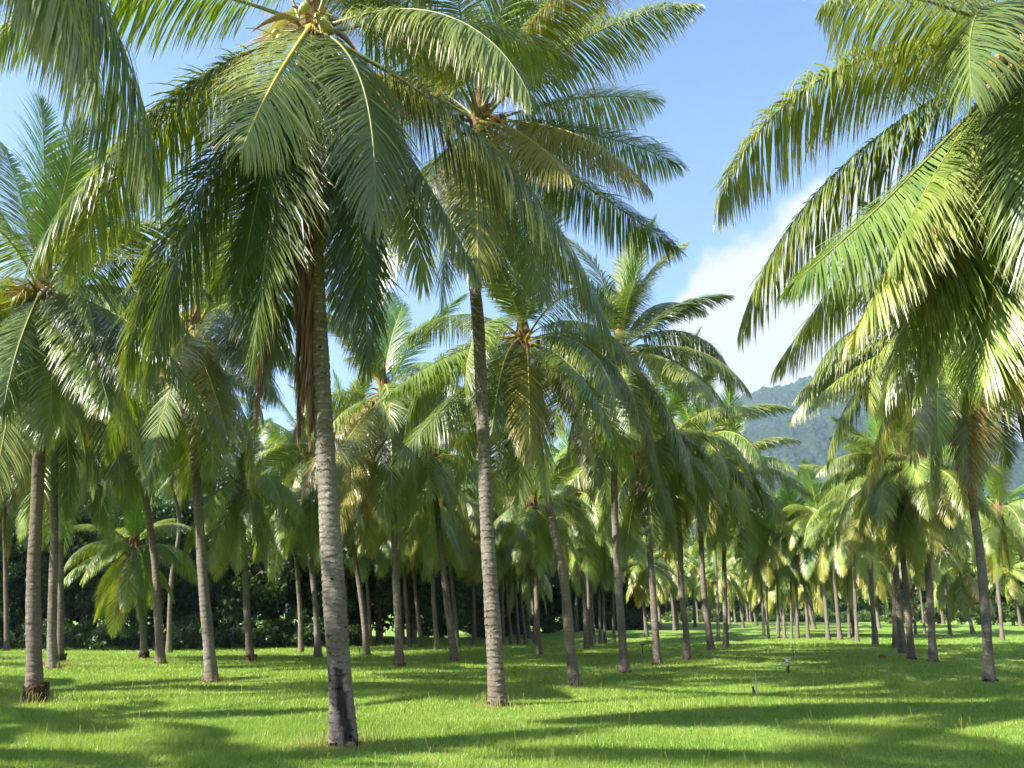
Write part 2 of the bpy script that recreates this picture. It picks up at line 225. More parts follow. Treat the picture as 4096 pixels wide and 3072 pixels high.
# ---------------------------------------------------------------- terrain and the surveyed palms (world metres)
def ground_h(x,y):
    d=math.hypot(x,y)
    a=min(1.0,max(0.0,(d-12)/50.0))
    h=(0.05+0.22*a)*math.sin(y*0.19+0.6*math.sin(x*0.05)+1.0)*math.sin(x*0.11+0.4)+0.22*a*math.sin(x*0.06+y*0.045+2.0)
    h+=0.25*a*math.exp(-((x-16)/9)**2-((y-40)/12)**2)
    return h-0.02
TREES = [
 {'id': 'hero_center', 'tr': [(-2.1, 10.89, -0.02), (-2.17, 10.89, 0.59), (-2.32, 10.89, 1.72), (-2.47, 10.89, 2.93), (-2.63, 10.89, 4.21), (-2.75, 10.89, 5.23), (-2.87, 10.89, 6.3), (-3.03, 10.89, 7.58), (-3.15, 10.89, 8.61), (-3.23, 10.89, 10.55)], 'r': 0.155, 'fr': [(-31, -5, -70, 5.1, 1.24, 'g'), (25, 36, -14, 5.28, 1.28, 'g'), (5, -23, -72, 6.91, 1.08, 'd'), (-81, -41, -62, 5.41, 0.86, 'l'), (-171, -30, -79, 5.37, 0.91, 'l'), (194, -30, -73, 5.58, 0.93, 'g'), (-170, -61, -86, 6.0, 1.06, 'd'), (-171, -58, -85, 6.0, 1.24, 'g'), (125, -32, -37, 5.35, 1.23, 'd'), (126, -76, -90, 5.42, 1.24, 'd'), (39, -65, -90, 5.45, 1.03, 'd'), (-146, -78, -88, 4.82, 1.15, 'd'), (-107, -80, -89, 5.75, 1.48, 'd'), (-54, -35, -89, 5.08, 1.12, 'd'), (-21, -52, -81, 5.29, 1.08, 'g'), (-12, -51, -65, 5.22, 0.97, 'd'), (-147, 0, -79, 4.99, 1.79, 'g'), (80, 16, -91, 5.39, 0.63, 'd'), (85, -13, -90, 5.46, 0.85, 'd')], 'L': 5.4, 'auto': [(70, 75, 30), (200, 70, 25), (320, 72, 30), (110, 60, 10), (250, 78, 50), (20, 66, 15)], 'dead': [(175, -86, -89, 6.2), (192, -87, -89, 5.7), (-10, -84, -89, 6.4), (-28, -85, -89, 6.0), (5, -86, -89, 5.6), (-45, -86, -89, 5.2), (22, -84, -89, 6.1), (-3, -87, -89, 6.3)], 'nuts': 12, 'cols': 'g', 'label': 'large foreground coconut palm with pale ringed trunk and dark scar near its foot', 'group': 'coconut palms of the plantation'},
 {'id': 'hero_second', 'tr': [(-0.26, 15.45, -0.03), (-0.35, 15.45, 1.36), (-0.47, 15.45, 3.04), (-0.53, 15.45, 4.38), (-0.61, 15.45, 5.77), (-0.69, 15.45, 7.24), (-0.81, 15.45, 8.47), (-0.93, 15.45, 9.86), (-0.72, 15.45, 11.98)], 'r': 0.15, 'fr': [(22, 33, 12, 5.23, 1.31, 'l'), (-67, -32, -52, 5.26, 1.26, 'y'), (-38, -23, -58, 5.18, 1.39, 'y'), (22, 10, -7, 5.29, 1.12, 'g'), (18, -20, -26, 5.29, 1.21, 'd'), (27, 67, 35, 5.34, 1.46, 'd'), (-91, -44, -87, 5.27, 1.38, 'y'), (-108, -54, -90, 5.24, 1.1, 'g'), (128, 6, -13, 5.13, 1.21, 'd'), (138, 51, -11, 5.34, 1.38, 'g'), (-154, -49, -81, 5.19, 1.06, 'g'), (87, 12, -88, 5.28, 1.32, 'd'), (-45, -61, -78, 5.1, 1.17, 'g')], 'L': 5.4, 'auto': [(100, 76, 25), (200, 70, 20), (300, 78, 40), (130, 62, 5), (250, 66, 20), (350, 70, 30), (40, 80, 60), (-20, 45, -20), (160, 50, -15), (190, 30, -40), (-60, 40, -40), (60, 30, -30), (-100, 20, -60), (-130, 40, -20)], 'dead': [], 'nuts': 9, 'cols': 'o', 'label': 'tall coconut palm right of the scarred foreground palm with yellow and bright green fronds', 'group': 'coconut palms of the plantation'},
 {'id': 'hero_right', 'tr': [(6.9, 9.5, -0.01), (6.5, 9.5, 1.59), (6.35, 9.5, 3.19), (6.3, 9.5, 4.79), (6.6, 9.5, 6.79), (7.33, 9.5, 9.18)], 'r': 0.16, 'fr': [(-187, 18, -72, 5.39, 1.13, 'g'), (-194, -17, -70, 5.7, 1.28, 'g'), (-173, -53, -74, 4.92, 1.35, 'l'), (-212, -42, -53, 5.53, 1.51, 'g'), (-181, -55, -55, 5.23, 1.09, 'y'), (103, 24, 46, 5.46, 1.32, 'd'), (210, -3, -37, 5.07, 1.23, 'l'), (-136, -8, -72, 5.05, 1.31, 'd'), (187, -49, -39, 5.69, 1.23, 'g'), (-170, -61, -66, 5.52, 1.46, 'g'), (-159, -62, -71, 5.43, 0.8, 'l'), (-156, -67, -78, 5.55, 1.64, 'y'), (94, -27, -41, 5.18, 1.34, 'd'), (86, -42, -54, 5.34, 1.02, 'g'), (-168, -46, -59, 5.54, 1.11, 'l'), (-181, -56, -66, 5.57, 0.7, 'g'), (191, -45, -57, 4.83, 1.15, 'g')], 'L': 5.4, 'auto': [(30, 75, 30), (80, 60, 0), (130, 72, 20), (0, 40, -40), (50, 20, -60), (-30, 30, -55), (90, -10, -75), (-60, 50, -35), (200, 75, 40), (-50, -20, -80), (20, -30, -80), (-95, -30, -85), (-115, -10, -80), (-135, -40, -85), (-150, -55, -88), (-120, -60, -88)], 'dead': [(-100, -70, -88, 5.2), (-60, -70, -88, 5.0), (40, -75, -88, 4.5)], 'nuts': 6, 'cols': 'b', 'label': 'coconut palm leaning in from the right edge with huge drooping fronds overhead', 'group': 'coconut palms of the plantation'},
 {'id': 'hero_left', 'tr': [(-6.9, 2.3, -0.04), (-6.88, 2.34, 1.94), (-6.82, 2.44, 3.92), (-6.72, 2.62, 5.9), (-6.58, 2.88, 7.88), (-6.4, 3.2, 9.86)], 'r': 0.15, 'fr': [(56, -7, -73, 6.7, 1.06, 'd'), (57, -7, -77, 6.08, 1.07, 'd'), (44, -28, -70, 5.34, 1.53, 'd')], 'L': 5.4, 'auto': [(111, 40, -40), (148, 20, -60), (185, 30, -55), (222, 10, -75), (481, -5, -75)], 'dead': [], 'nuts': 6, 'cols': 'g', 'label': 'coconut palm beyond the top left corner, only its hanging frond tips in view', 'group': 'coconut palms of the plantation'},
 {'id': 'T1', 'tr': [(-8.59, 15.47, 0.02), (-8.69, 15.47, 0.64), (-8.83, 15.47, 1.42), (-8.94, 15.47, 2.09), (-9.1, 15.47, 3.45), (-9.15, 15.47, 3.88), (-9.71, 15.47, 7.93)], 'r': 0.15, 'fr': [(157, 83, 73, 4.88, 1.23, 'G'), (95, 87, 48, 4.47, 1.48, 'g'), (161, 70, 49, 4.54, 1.28, 'g'), (137, 23, -24, 4.56, 1.14, 'g'), (-34, -26, -59, 4.39, 0.96, 'g'), (-49, -36, -67, 4.51, 1.17, 'g'), (-34, -16, -39, 4.54, 1.32, 'd'), (-29, -22, -54, 4.66, 1.32, 'd'), (-66, -30, -65, 4.45, 1.05, 'd')], 'L': 4.11, 'boss': 1, 'up': 1, 'label': 'coconut palm at far left with a bulging brown root mass and upright tuft', 'group': 'coconut palms of the plantation'},
 {'id': '', 'tr': [(-12.23, 22.69, 0.11), (-12.36, 22.69, 0.76), (-12.52, 22.69, 1.91), (-12.71, 22.69, 3.4), (-12.88, 22.69, 4.5), (-13.38, 22.69, 8.15)], 'r': 0.14, 'fr': [], 'L': 4.18, 'base': 'dark', 'label': 'first palm from left between the far left palm and the yellow ribbed palm', 'group': 'coconut palms of the plantation'},
 {'id': '', 'tr': [(-12.76, 29.42, 0.03), (-12.9, 29.42, 0.88), (-13.08, 29.42, 1.7), (-13.63, 29.42, 3.85)], 'r': 0.12, 'fr': [], 'L': 2.8, 'dead': 6, 'boss': 1, 'drop': 1, 'label': 'third palm from left between the far left palm and the yellow ribbed palm', 'group': 'coconut palms of the plantation'},
 {'id': '', 'tr': [(-10.61, 25.68, 0.07), (-10.83, 25.68, 1.3), (-11.13, 25.68, 2.96), (-11.39, 25.68, 3.98), (-12.06, 25.68, 7.05), (-11.75, 25.68, 9.34)], 'r': 0.14, 'fr': [], 'L': 4.3, 'yel': 1, 'label': 'fourth palm from left between the far left palm and the yellow ribbed palm', 'group': 'coconut palms of the plantation'},
 {'id': '', 'tr': [(-14.93, 36.85, -0.13), (-15.17, 36.85, 3.06), (-15.09, 36.85, 5.41), (-16.14, 36.85, 8.79), (-15.74, 36.85, 10.65)], 'r': 0.13, 'fr': [], 'L': 4.3, 'label': 'fifth palm from left between the far left palm and the yellow ribbed palm', 'group': 'coconut palms of the plantation'},
 {'id': 'T6', 'tr': [(-6.85, 19.51, 0.03), (-7.01, 19.51, 0.88), (-7.3, 19.51, 2.37), (-7.57, 19.51, 3.94), (-7.88, 19.51, 5.57), (-8.08, 19.51, 6.42), (-8.19, 19.51, 8.54)], 'r': 0.145, 'fr': [(88, 60, 6, 4.61, 1.09, 'l'), (-38, -12, -58, 4.77, 1.18, 'g'), (-54, -38, -51, 4.69, 1.13, 'y'), (-75, -24, -48, 4.74, 1.13, 'y'), (-44, 1, -40, 4.63, 1.28, 'd')], 'L': 4.3, 'yel': 1, 'label': 'slender ringed coconut palm with yellow midribs left of the scarred foreground palm', 'group': 'coconut palms of the plantation'},
 {'id': 'T7', 'tr': [(-8.5, 27.63, 0.03), (-8.72, 27.63, 1.27), (-8.84, 27.63, 2.19), (-9.35, 27.63, 5.67)], 'r': 0.13, 'fr': [], 'L': 2.93, 'boss': 1, 'label': 'short coconut palm with dark hanging coconuts standing before the dark wood at left', 'group': 'coconut palms of the plantation'},
 {'id': '', 'tr': [(-9.01, 36.19, -0.1), (-9.25, 36.19, 2.1), (-9.66, 36.19, 4.37), (-9.97, 36.19, 5.34), (-10.1, 36.19, 6.64)], 'r': 0.12, 'fr': [], 'L': 3.51, 'label': 'second palm from left between the yellow ribbed palm and the scarred trunk', 'group': 'coconut palms of the plantation'},
 {'id': '', 'tr': [(-7.16, 31.34, -0.03), (-7.42, 31.34, 2.03), (-7.7, 31.34, 3.67), (-7.94, 31.34, 6.22), (-8.08, 31.34, 7.59)], 'r': 0.13, 'fr': [], 'L': 3.96, 'label': 'third palm from left between the yellow ribbed palm and the scarred trunk', 'group': 'coconut palms of the plantation'},
 {'id': '', 'tr': [(-5.69, 33.26, -0.05), (-5.88, 33.26, 1.21), (-6.19, 33.26, 2.92), (-6.54, 33.26, 4.41), (-6.77, 33.26, 5.22), (-7.02, 33.26, 7.79)], 'r': 0.13, 'fr': [], 'L': 4.08, 'yel': 1, 'label': 'third palm from left between the scarred trunk and the tall central trunk, with yellowing fronds', 'group': 'coconut palms of the plantation'},
 {'id': '', 'tr': [(-7.22, 43.04, -0.1), (-7.44, 43.04, 2.19), (-7.81, 43.04, 5.01), (-7.96, 43.04, 6.47)], 'r': 0.12, 'fr': [], 'L': 3.42, 'label': 'fourth palm from left between the scarred trunk and the tall central trunk', 'group': 'coconut palms of the plantation'},
 {'id': 'T12', 'tr': [(-3.47, 26.23, -0.01), (-3.57, 26.23, 1.29), (-3.75, 26.23, 3.33), (-3.84, 26.23, 4.74), (-4.08, 26.23, 6.94), (-4.37, 26.23, 8.56)], 'r': 0.14, 'fr': [(-43, 49, -67, 4.68, 1.02, 'g'), (-132, -65, -82, 4.81, 1.19, 'y'), (-103, -30, -53, 4.73, 1.24, 'y'), (92, 82, 54, 4.69, 1.19, 'G')], 'L': 4.3, 'up': 1, 'yel': 2, 'base': 'dark', 'label': 'coconut palm with spread yellow and brown fronds just right of the scarred foreground trunk', 'group': 'coconut palms of the plantation'},
 {'id': '', 'tr': [(-5.02, 41.46, -0.09), (-5.29, 41.46, 2.17), (-5.46, 41.46, 3.79), (-5.8, 41.46, 7.2)], 'r': 0.11, 'fr': [], 'L': 3.79, 'label': 'sixth palm from left between the scarred trunk and the tall central trunk', 'group': 'coconut palms of the plantation'},
 {'id': '', 'tr': [(-4.41, 41.35, -0.09), (-4.79, 41.35, 2.38), (-4.94, 41.35, 3.67), (-5.25, 41.35, 6.75)], 'r': 0.11, 'fr': [], 'L': 3.56, 'label': 'seventh palm from left between the scarred trunk and the tall central trunk', 'group': 'coconut palms of the plantation'},
 {'id': '', 'tr': [(-3.27, 37.02, -0.05), (-3.49, 37.02, 2.11), (-3.71, 37.02, 4.53), (-3.87, 37.02, 5.03), (-4.01, 37.02, 6.42)], 'r': 0.12, 'fr': [], 'L': 3.36, 'yel': 1, 'label': 'eighth palm from left between the scarred trunk and the tall central trunk, with yellowing fronds', 'group': 'coconut palms of the plantation'},
 {'id': 'T16', 'tr': [(-1.91, 28.45, -0.02), (-2.18, 28.45, 1.63), (-2.46, 28.45, 3.63), (-2.69, 28.45, 5.4), (-2.93, 28.45, 6.99)], 'r': 0.14, 'fr': [], 'L': 3.64, 'label': 'coconut palm with curved left leaning trunk beside the tall central trunk', 'group': 'coconut palms of the plantation'},
 {'id': '', 'tr': [(-2.62, 40.98, -0.07), (-2.88, 40.98, 2.16), (-3.08, 40.98, 3.65), (-3.41, 40.98, 6.96)], 'r': 0.12, 'fr': [], 'L': 3.66, 'yel': 1, 'label': 'tenth palm from left between the scarred trunk and the tall central trunk, with yellowing fronds', 'group': 'coconut palms of the plantation'},
 {'id': '', 'tr': [(-1.99, 44.9, -0.12), (-2.09, 44.9, 2.8), (-2.16, 44.9, 4.09), (-2.34, 44.9, 7.01)], 'r': 0.12, 'fr': [], 'L': 3.71, 'label': 'eleventh palm from left between the scarred trunk and the tall central trunk', 'group': 'coconut palms of the plantation'},
 {'id': '', 'tr': [(-0.49, 45.51, -0.14), (-0.53, 45.51, 1.99), (-0.6, 45.51, 3.64), (-0.73, 45.51, 6.88)], 'r': 0.11, 'fr': [], 'L': 3.65, 'label': 'first palm from left between the tall central trunk and the dark leaning trunk', 'group': 'coconut palms of the plantation'},
 {'id': '', 'tr': [(-0.01, 45.8, -0.15), (-0.23, 45.8, 1.88), (-0.42, 45.8, 3.9), (-0.69, 45.8, 6.82)], 'r': 0.11, 'fr': [], 'L': 3.62, 'label': 'second palm from left between the tall central trunk and the dark leaning trunk', 'group': 'coconut palms of the plantation'},
 {'id': '', 'tr': [(0.38, 46.08, -0.16), (0.26, 46.08, 1.64), (0.14, 46.08, 3.43), (-0.1, 46.08, 6.98)], 'r': 0.11, 'fr': [], 'L': 3.72, 'yel': 1, 'label': 'third palm from left between the tall central trunk and the dark leaning trunk', 'group': 'coconut palms of the plantation'},
 {'id': '', 'tr': [(0.8, 48.14, -0.22), (0.53, 48.14, 2.26), (0.4, 48.14, 4.27), (0.28, 48.14, 6.32)], 'r': 0.11, 'fr': [], 'L': 3.4, 'label': 'fourth palm from left between the tall central trunk and the dark leaning trunk', 'group': 'coconut palms of the plantation'},
 {'id': 'T24', 'tr': [(1.03, 32.54, 0.01), (0.96, 32.54, 2.05), (0.92, 32.54, 4.97), (0.89, 32.54, 5.76)], 'r': 0.12, 'fr': [], 'L': 2.99, 'up': 1, 'label': 'small coconut palm with one dark hanging frond right of the tall central trunk', 'group': 'coconut palms of the plantation'},
 {'id': '', 'tr': [(1.39, 50.99, -0.29), (1.24, 50.99, 2.3), (1.11, 50.99, 4.16), (0.99, 50.99, 5.97)], 'r': 0.11, 'fr': [], 'L': 3.25, 'label': 'fifth palm from left between the tall central trunk and the dark leaning trunk', 'group': 'coconut palms of the plantation'},
 {'id': 'T26', 'tr': [(1.45, 19.77, -0.06), (1.36, 19.77, 0.87), (1.23, 19.77, 2.38), (1.03, 19.77, 3.43), (0.88, 19.77, 4.24), (0.29, 19.77, 8.37)], 'r': 0.135, 'fr': [(-140, -19, -42, 4.54, 1.19, 'g'), (-86, -29, -89, 4.61, 1.32, 'y'), (-57, -20, -71, 4.65, 1.2, 'g'), (48, 29, -22, 4.64, 1.22, 'g'), (-144, -39, -52, 4.76, 1.1, 'g'), (89, 79, 47, 4.7, 1.2, 'G')], 'L': 4.3, 'up': 1, 'base': 'dark', 'label': 'coconut palm with dark trunk leaning left and yellow hanging frond, beside the tall central palm', 'group': 'coconut palms of the plantation'},
 {'id': '', 'tr': [(3.19, 36.19, 0.03), (3.14, 36.19, 2.1), (3.03, 36.19, 3.22), (2.97, 36.19, 4.95), (2.91, 36.19, 6.83)], 'r': 0.12, 'fr': [], 'L': 3.54, 'label': 'first palm from left between the dark leaning trunk and the dark footed palm', 'group': 'coconut palms of the plantation'},
 {'id': '', 'tr': [(3.79, 40.57, -0.02), (3.75, 40.57, 1.12), (3.73, 40.57, 3.63), (3.7, 40.57, 6.39)], 'r': 0.11, 'fr': [], 'L': 3.34, 'label': 'second palm from left between the dark leaning trunk and the dark footed palm', 'group': 'coconut palms of the plantation'},
 {'id': '', 'tr': [(5.19, 53.27, -0.37), (5.07, 53.27, 3.02), (4.99, 53.27, 5.4), (4.94, 53.27, 6.8)], 'r': 0.11, 'fr': [], 'L': 3.73, 'label': 'third palm from left between the dark leaning trunk and the dark footed palm', 'group': 'coconut palms of the plantation'},
 {'id': '', 'tr': [(5.66, 54.04, -0.37), (5.64, 54.04, 2.62), (5.54, 54.04, 4.31), (5.46, 54.04, 5.77)], 'r': 0.11, 'fr': [], 'L': 3.19, 'yel': 1, 'label': 'fourth palm from left between the dark leaning trunk and the dark footed palm', 'group': 'coconut palms of the plantation'},
 {'id': '', 'tr': [(5.98, 54.08, -0.38), (5.92, 54.08, 2.34), (5.86, 54.08, 5.17), (5.84, 54.08, 6.47)], 'r': 0.11, 'fr': [], 'L': 3.56, 'label': 'fifth palm from left between the dark leaning trunk and the dark footed palm', 'group': 'coconut palms of the plantation'},
 {'id': '', 'tr': [(6.66, 54.97, -0.37), (6.67, 54.97, 1.93), (6.67, 54.97, 4.36), (6.68, 54.97, 6.76)], 'r': 0.11, 'fr': [], 'L': 3.7, 'label': 'sixth palm from left between the dark leaning trunk and the dark footed palm', 'group': 'coconut palms of the plantation'},
 {'id': 'T33', 'tr': [(3.19, 24.07, -0.07), (3.13, 24.07, 1.32), (3.07, 24.07, 3.19), (3.08, 24.07, 5.48), (3.41, 24.07, 9.46)], 'r': 0.135, 'fr': [(9, 38, -89, 4.72, 1.36, 'd'), (-59, -12, -57, 4.69, 1.18, 'l'), (21, 84, 31, 4.82, 1.21, 'l'), (48, 86, 62, 4.77, 1.23, 'g'), (158, 88, 36, 5.01, 1.56, 'g'), (34, 71, -21, 4.64, 1.29, 'g'), (-124, -55, -88, 4.74, 1.19, 'd'), (-37, -50, -83, 4.91, 1.22, 'd')], 'L': 4.3, 'up': 1, 'base': 'dark', 'label': 'full crowned coconut palm with slim grey trunk and feathery fronds against the white cloud', 'group': 'coconut palms of the plantation'},
 {'id': 'T34', 'tr': [(4.63, 27.04, -0.04), (4.58, 27.04, 2.67), (4.54, 27.04, 4.11), (4.51, 27.04, 6.72)], 'r': 0.135, 'fr': [], 'L': 3.51, 'label': 'coconut palm with dark lower trunk standing right of the full crowned palm by the cloud', 'group': 'coconut palms of the plantation'},
 {'id': '', 'tr': [(6.06, 29.34, 0.0), (6.06, 29.34, 1.25), (6.01, 29.34, 1.78), (6.04, 29.34, 4.32), (5.92, 29.34, 7.75)], 'r': 0.13, 'fr': [], 'L': 4.03, 'dead': 2, 'drop': 1, 'label': 'first palm from left between the dark footed palm and the pinkish trunk', 'group': 'coconut palms of the plantation'},
 {'id': '', 'tr': [(8.01, 34.0, 0.09), (7.88, 34.0, 1.89), (7.88, 34.0, 4.75), (8.08, 34.0, 8.42)], 'r': 0.15, 'fr': [], 'L': 4.3, 'drop': 1, 'label': 'second palm from left between the dark footed palm and the pinkish trunk', 'group': 'coconut palms of the plantation'},
 {'id': '', 'tr': [(13.57, 55.46, -0.29), (13.67, 55.46, 2.08), (13.79, 55.46, 6.0), (14.04, 55.46, 9.63)], 'r': 0.12, 'fr': [], 'L': 4.3, 'drop': 1, 'label': 'third palm from left between the dark footed palm and the pinkish trunk', 'group': 'coconut palms of the plantation'},
 {'id': '', 'tr': [(9.32, 36.83, 0.1), (9.4, 36.83, 1.63), (9.52, 36.83, 4.03), (9.96, 36.83, 7.79)], 'r': 0.13, 'fr': [], 'L': 4.0, 'drop': 1, 'label': 'fourth palm from left between the dark footed palm and the pinkish trunk', 'group': 'coconut palms of the plantation'},
 {'id': '', 'tr': [(17.78, 59.44, -0.08), (17.84, 59.44, 1.5), (17.89, 59.44, 3.96), (17.93, 59.44, 5.97)], 'r': 0.11, 'fr': [], 'L': 3.15, 'label': 'fifth palm from left between the dark footed palm and the pinkish trunk', 'group': 'coconut palms of the plantation'},
 {'id': '', 'tr': [(17.45, 57.27, -0.16), (17.45, 57.27, 1.07), (17.63, 57.27, 3.42), (17.84, 57.27, 6.28)], 'r': 0.09, 'fr': [], 'L': 3.35, 'yel': 1, 'label': 'sixth palm from left between the dark footed palm and the pinkish trunk, with yellowing fronds', 'group': 'coconut palms of the plantation'},
 {'id': '', 'tr': [(18.4, 58.19, -0.12), (18.54, 58.19, 1.8), (18.68, 58.19, 3.91), (18.84, 58.19, 6.24)], 'r': 0.11, 'fr': [], 'L': 3.31, 'label': 'seventh palm from left between the dark footed palm and the pinkish trunk', 'group': 'coconut palms of the plantation'},
 {'id': '', 'tr': [(18.44, 57.02, -0.15), (18.57, 57.02, 2.53), (18.67, 57.02, 4.46), (18.78, 57.02, 6.65)], 'r': 0.12, 'fr': [], 'L': 3.54, 'yel': 1, 'label': 'eighth palm from left between the dark footed palm and the pinkish trunk, with yellowing fronds', 'group': 'coconut palms of the plantation'},
 {'id': '', 'tr': [(18.88, 56.9, -0.15), (18.98, 56.9, 1.22), (19.1, 56.9, 2.82), (19.42, 56.9, 7.08)], 'r': 0.09, 'fr': [], 'L': 3.76, 'yel': 2, 'label': 'ninth palm from left between the dark footed palm and the pinkish trunk, with yellowing fronds', 'group': 'coconut palms of the plantation'},
 {'id': '', 'tr': [(19.25, 56.79, -0.15), (19.5, 56.79, 3.56), (19.53, 56.79, 6.25), (19.54, 56.79, 7.55)], 'r': 0.13, 'fr': [], 'L': 4.0, 'label': 'tenth palm from left between the dark footed palm and the pinkish trunk', 'group': 'coconut palms of the plantation'},
 {'id': '', 'tr': [(19.9, 56.6, -0.14), (20.0, 56.6, 3.11), (20.07, 56.6, 5.33), (20.11, 56.6, 6.63)], 'r': 0.13, 'fr': [], 'L': 3.52, 'yel': 2, 'label': 'eleventh palm from left between the dark footed palm and the pinkish trunk, with yellowing fronds', 'group': 'coconut palms of the plantation'},
 {'id': '', 'tr': [(20.43, 54.46, -0.17), (20.48, 54.46, 2.35), (20.58, 54.46, 6.06), (20.61, 54.46, 7.36)], 'r': 0.15, 'fr': [], 'L': 3.92, 'yel': 2, 'label': 'twelfth palm from left between the dark footed palm and the pinkish trunk, with yellowing fronds', 'group': 'coconut palms of the plantation'},
 {'id': '', 'tr': [(21.07, 54.15, -0.16), (21.12, 54.15, 2.62), (21.32, 54.15, 7.2)], 'r': 0.16, 'fr': [], 'L': 3.83, 'yel': 1, 'label': 'thirteenth palm from left between the dark footed palm and the pinkish trunk, with yellowing fronds', 'group': 'coconut palms of the plantation'},
 {'id': '', 'tr': [(22.31, 55.73, -0.11), (22.52, 55.73, 2.36), (22.77, 55.73, 5.28), (22.94, 55.73, 7.13)], 'r': 0.11, 'fr': [], 'L': 3.77, 'label': 'fourteenth palm from left between the dark footed palm and the pinkish trunk', 'group': 'coconut palms of the plantation'},
 {'id': '', 'tr': [(20.79, 50.82, -0.18), (20.97, 50.82, 2.56), (21.24, 50.82, 6.04), (21.33, 50.82, 7.34)], 'r': 0.13, 'fr': [], 'L': 3.91, 'base': 'dark', 'label': 'fifteenth palm from left between the dark footed palm and the pinkish trunk', 'group': 'coconut palms of the plantation'},
 {'id': '', 'tr': [(16.91, 39.3, 0.07), (17.04, 39.3, 2.65), (17.3, 39.3, 5.67), (17.41, 39.3, 6.97)], 'r': 0.135, 'fr': [], 'L': 3.59, 'yel': 2, 'label': 'sixteenth palm from left between the dark footed palm and the pinkish trunk, with yellowing fronds', 'group': 'coconut palms of the plantation'},
 {'id': '', 'tr': [(16.06, 35.4, 0.11), (16.36, 35.4, 3.0), (16.65, 35.4, 6.03), (16.78, 35.4, 7.33)], 'r': 0.13, 'fr': [], 'L': 3.76, 'label': 'seventeenth palm from left between the dark footed palm and the pinkish trunk', 'group': 'coconut palms of the plantation'},
 {'id': 'R992', 'tr': [(14.67, 31.78, 0.08), (14.76, 31.78, 2.45), (14.97, 31.78, 6.46)], 'r': 0.15, 'fr': [(-156, -32, -59, 3.73, 1.22, 'y')], 'L': 3.31, 'yel': 1, 'label': 'coconut palm with pale pinkish thick trunk, left of a dark trunk in the right group', 'group': 'coconut palms of the plantation'},
 {'id': 'R1030', 'tr': [(13.65, 28.99, 0.02), (13.77, 28.99, 2.37), (13.81, 28.99, 3.51), (14.15, 28.99, 6.68)], 'r': 0.13, 'fr': [(-133, -11, -71, 3.85, 1.18, 'g')], 'L': 3.46, 'yel': 1, 'label': 'coconut palm with dark speckled trunk close beside the pale pinkish trunk at right', 'group': 'coconut palms of the plantation'},
 {'id': '', 'tr': [(30.14, 62.81, -0.06), (30.23, 62.81, 2.46), (30.38, 62.81, 5.41), (30.44, 62.81, 6.71)], 'r': 0.11, 'fr': [], 'L': 3.52, 'label': 'second palm from left between the pinkish trunk and the boldly ringed trunk', 'group': 'coconut palms of the plantation'},
 {'id': '', 'tr': [(32.18, 65.6, -0.09), (32.3, 65.6, 3.35), (32.44, 65.6, 5.58), (32.51, 65.6, 6.88)], 'r': 0.11, 'fr': [], 'L': 3.62, 'label': 'third palm from left between the pinkish trunk and the boldly ringed trunk', 'group': 'coconut palms of the plantation'},
 {'id': 'R1128', 'tr': [(13.95, 28.12, -0.0), (14.15, 28.12, 2.35), (14.23, 28.12, 3.45), (14.54, 28.12, 6.53)], 'r': 0.14, 'fr': [], 'L': 3.39, 'yel': 1, 'label': 'coconut palm with pale trunk between the dark speckled trunk and the boldly ringed one', 'group': 'coconut palms of the plantation'},
 {'id': '', 'tr': [(29.08, 55.87, 0.02), (29.23, 55.87, 3.09), (29.41, 55.87, 5.29), (29.38, 55.87, 6.18), (29.35, 55.87, 7.48)], 'r': 0.12, 'fr': [], 'L': 3.88, 'label': 'fifth palm from left between the pinkish trunk and the boldly ringed trunk', 'group': 'coconut palms of the plantation'},
 {'id': 'R1380', 'tr': [(12.16, 21.77, -0.12), (12.31, 21.77, 1.34), (12.43, 21.77, 3.04), (12.46, 21.77, 4.51), (12.52, 21.77, 5.17), (12.96, 21.77, 9.69)], 'r': 0.14, 'fr': [(-189, -19, -38, 4.79, 1.23, 'l'), (-166, -45, -80, 4.78, 1.2, 'y'), (-155, -73, -82, 5.31, 1.16, 'o'), (-135, -70, -84, 4.96, 1.13, 'y'), (159, 0, -48, 5.06, 1.23, 'g'), (-176, -63, -85, 5.09, 1.21, 'g'), (158, -3, -53, 5.49, 1.18, 'l'), (-205, -15, -76, 5.68, 1.15, 'g'), (-203, -40, -78, 5.56, 1.16, 'y'), (159, 19, -70, 4.88, 1.29, 'g')], 'L': 4.3, 'dead': 4, 'yel': 2, 'label': 'nearest right hand coconut palm with boldly ringed trunk and orange brown hanging fronds', 'group': 'coconut palms of the plantation'},
 {'id': '', 'tr': [(27.98, 48.12, -0.0), (28.12, 48.12, 1.64), (28.24, 48.12, 3.26), (28.85, 48.12, 6.06), (28.98, 48.12, 7.36)], 'r': 0.12, 'fr': [], 'L': 3.83, 'yel': 2, 'label': 'first palm right of the boldly ringed trunk, with yellowing fronds', 'group': 'coconut palms of the plantation'},
 {'id': '', 'tr': [(-8.42, 43.12, -0.1), (-8.6, 43.12, 2.19), (-8.81, 43.12, 3.76), (-9.07, 43.12, 6.41)], 'r': 0.11, 'fr': [], 'L': 3.39, 'base': 'dark', 'label': 'first palm from left between the scarred trunk and the tall central trunk', 'group': 'coconut palms of the plantation'},
 {'id': '', 'tr': [(-8.38, 43.57, -0.1), (-8.58, 43.57, 1.39), (-8.9, 43.57, 4.94), (-9.07, 43.57, 6.85)], 'r': 0.12, 'fr': [], 'L': 3.61, 'label': 'second palm from left between the scarred trunk and the tall central trunk', 'group': 'coconut palms of the plantation'},
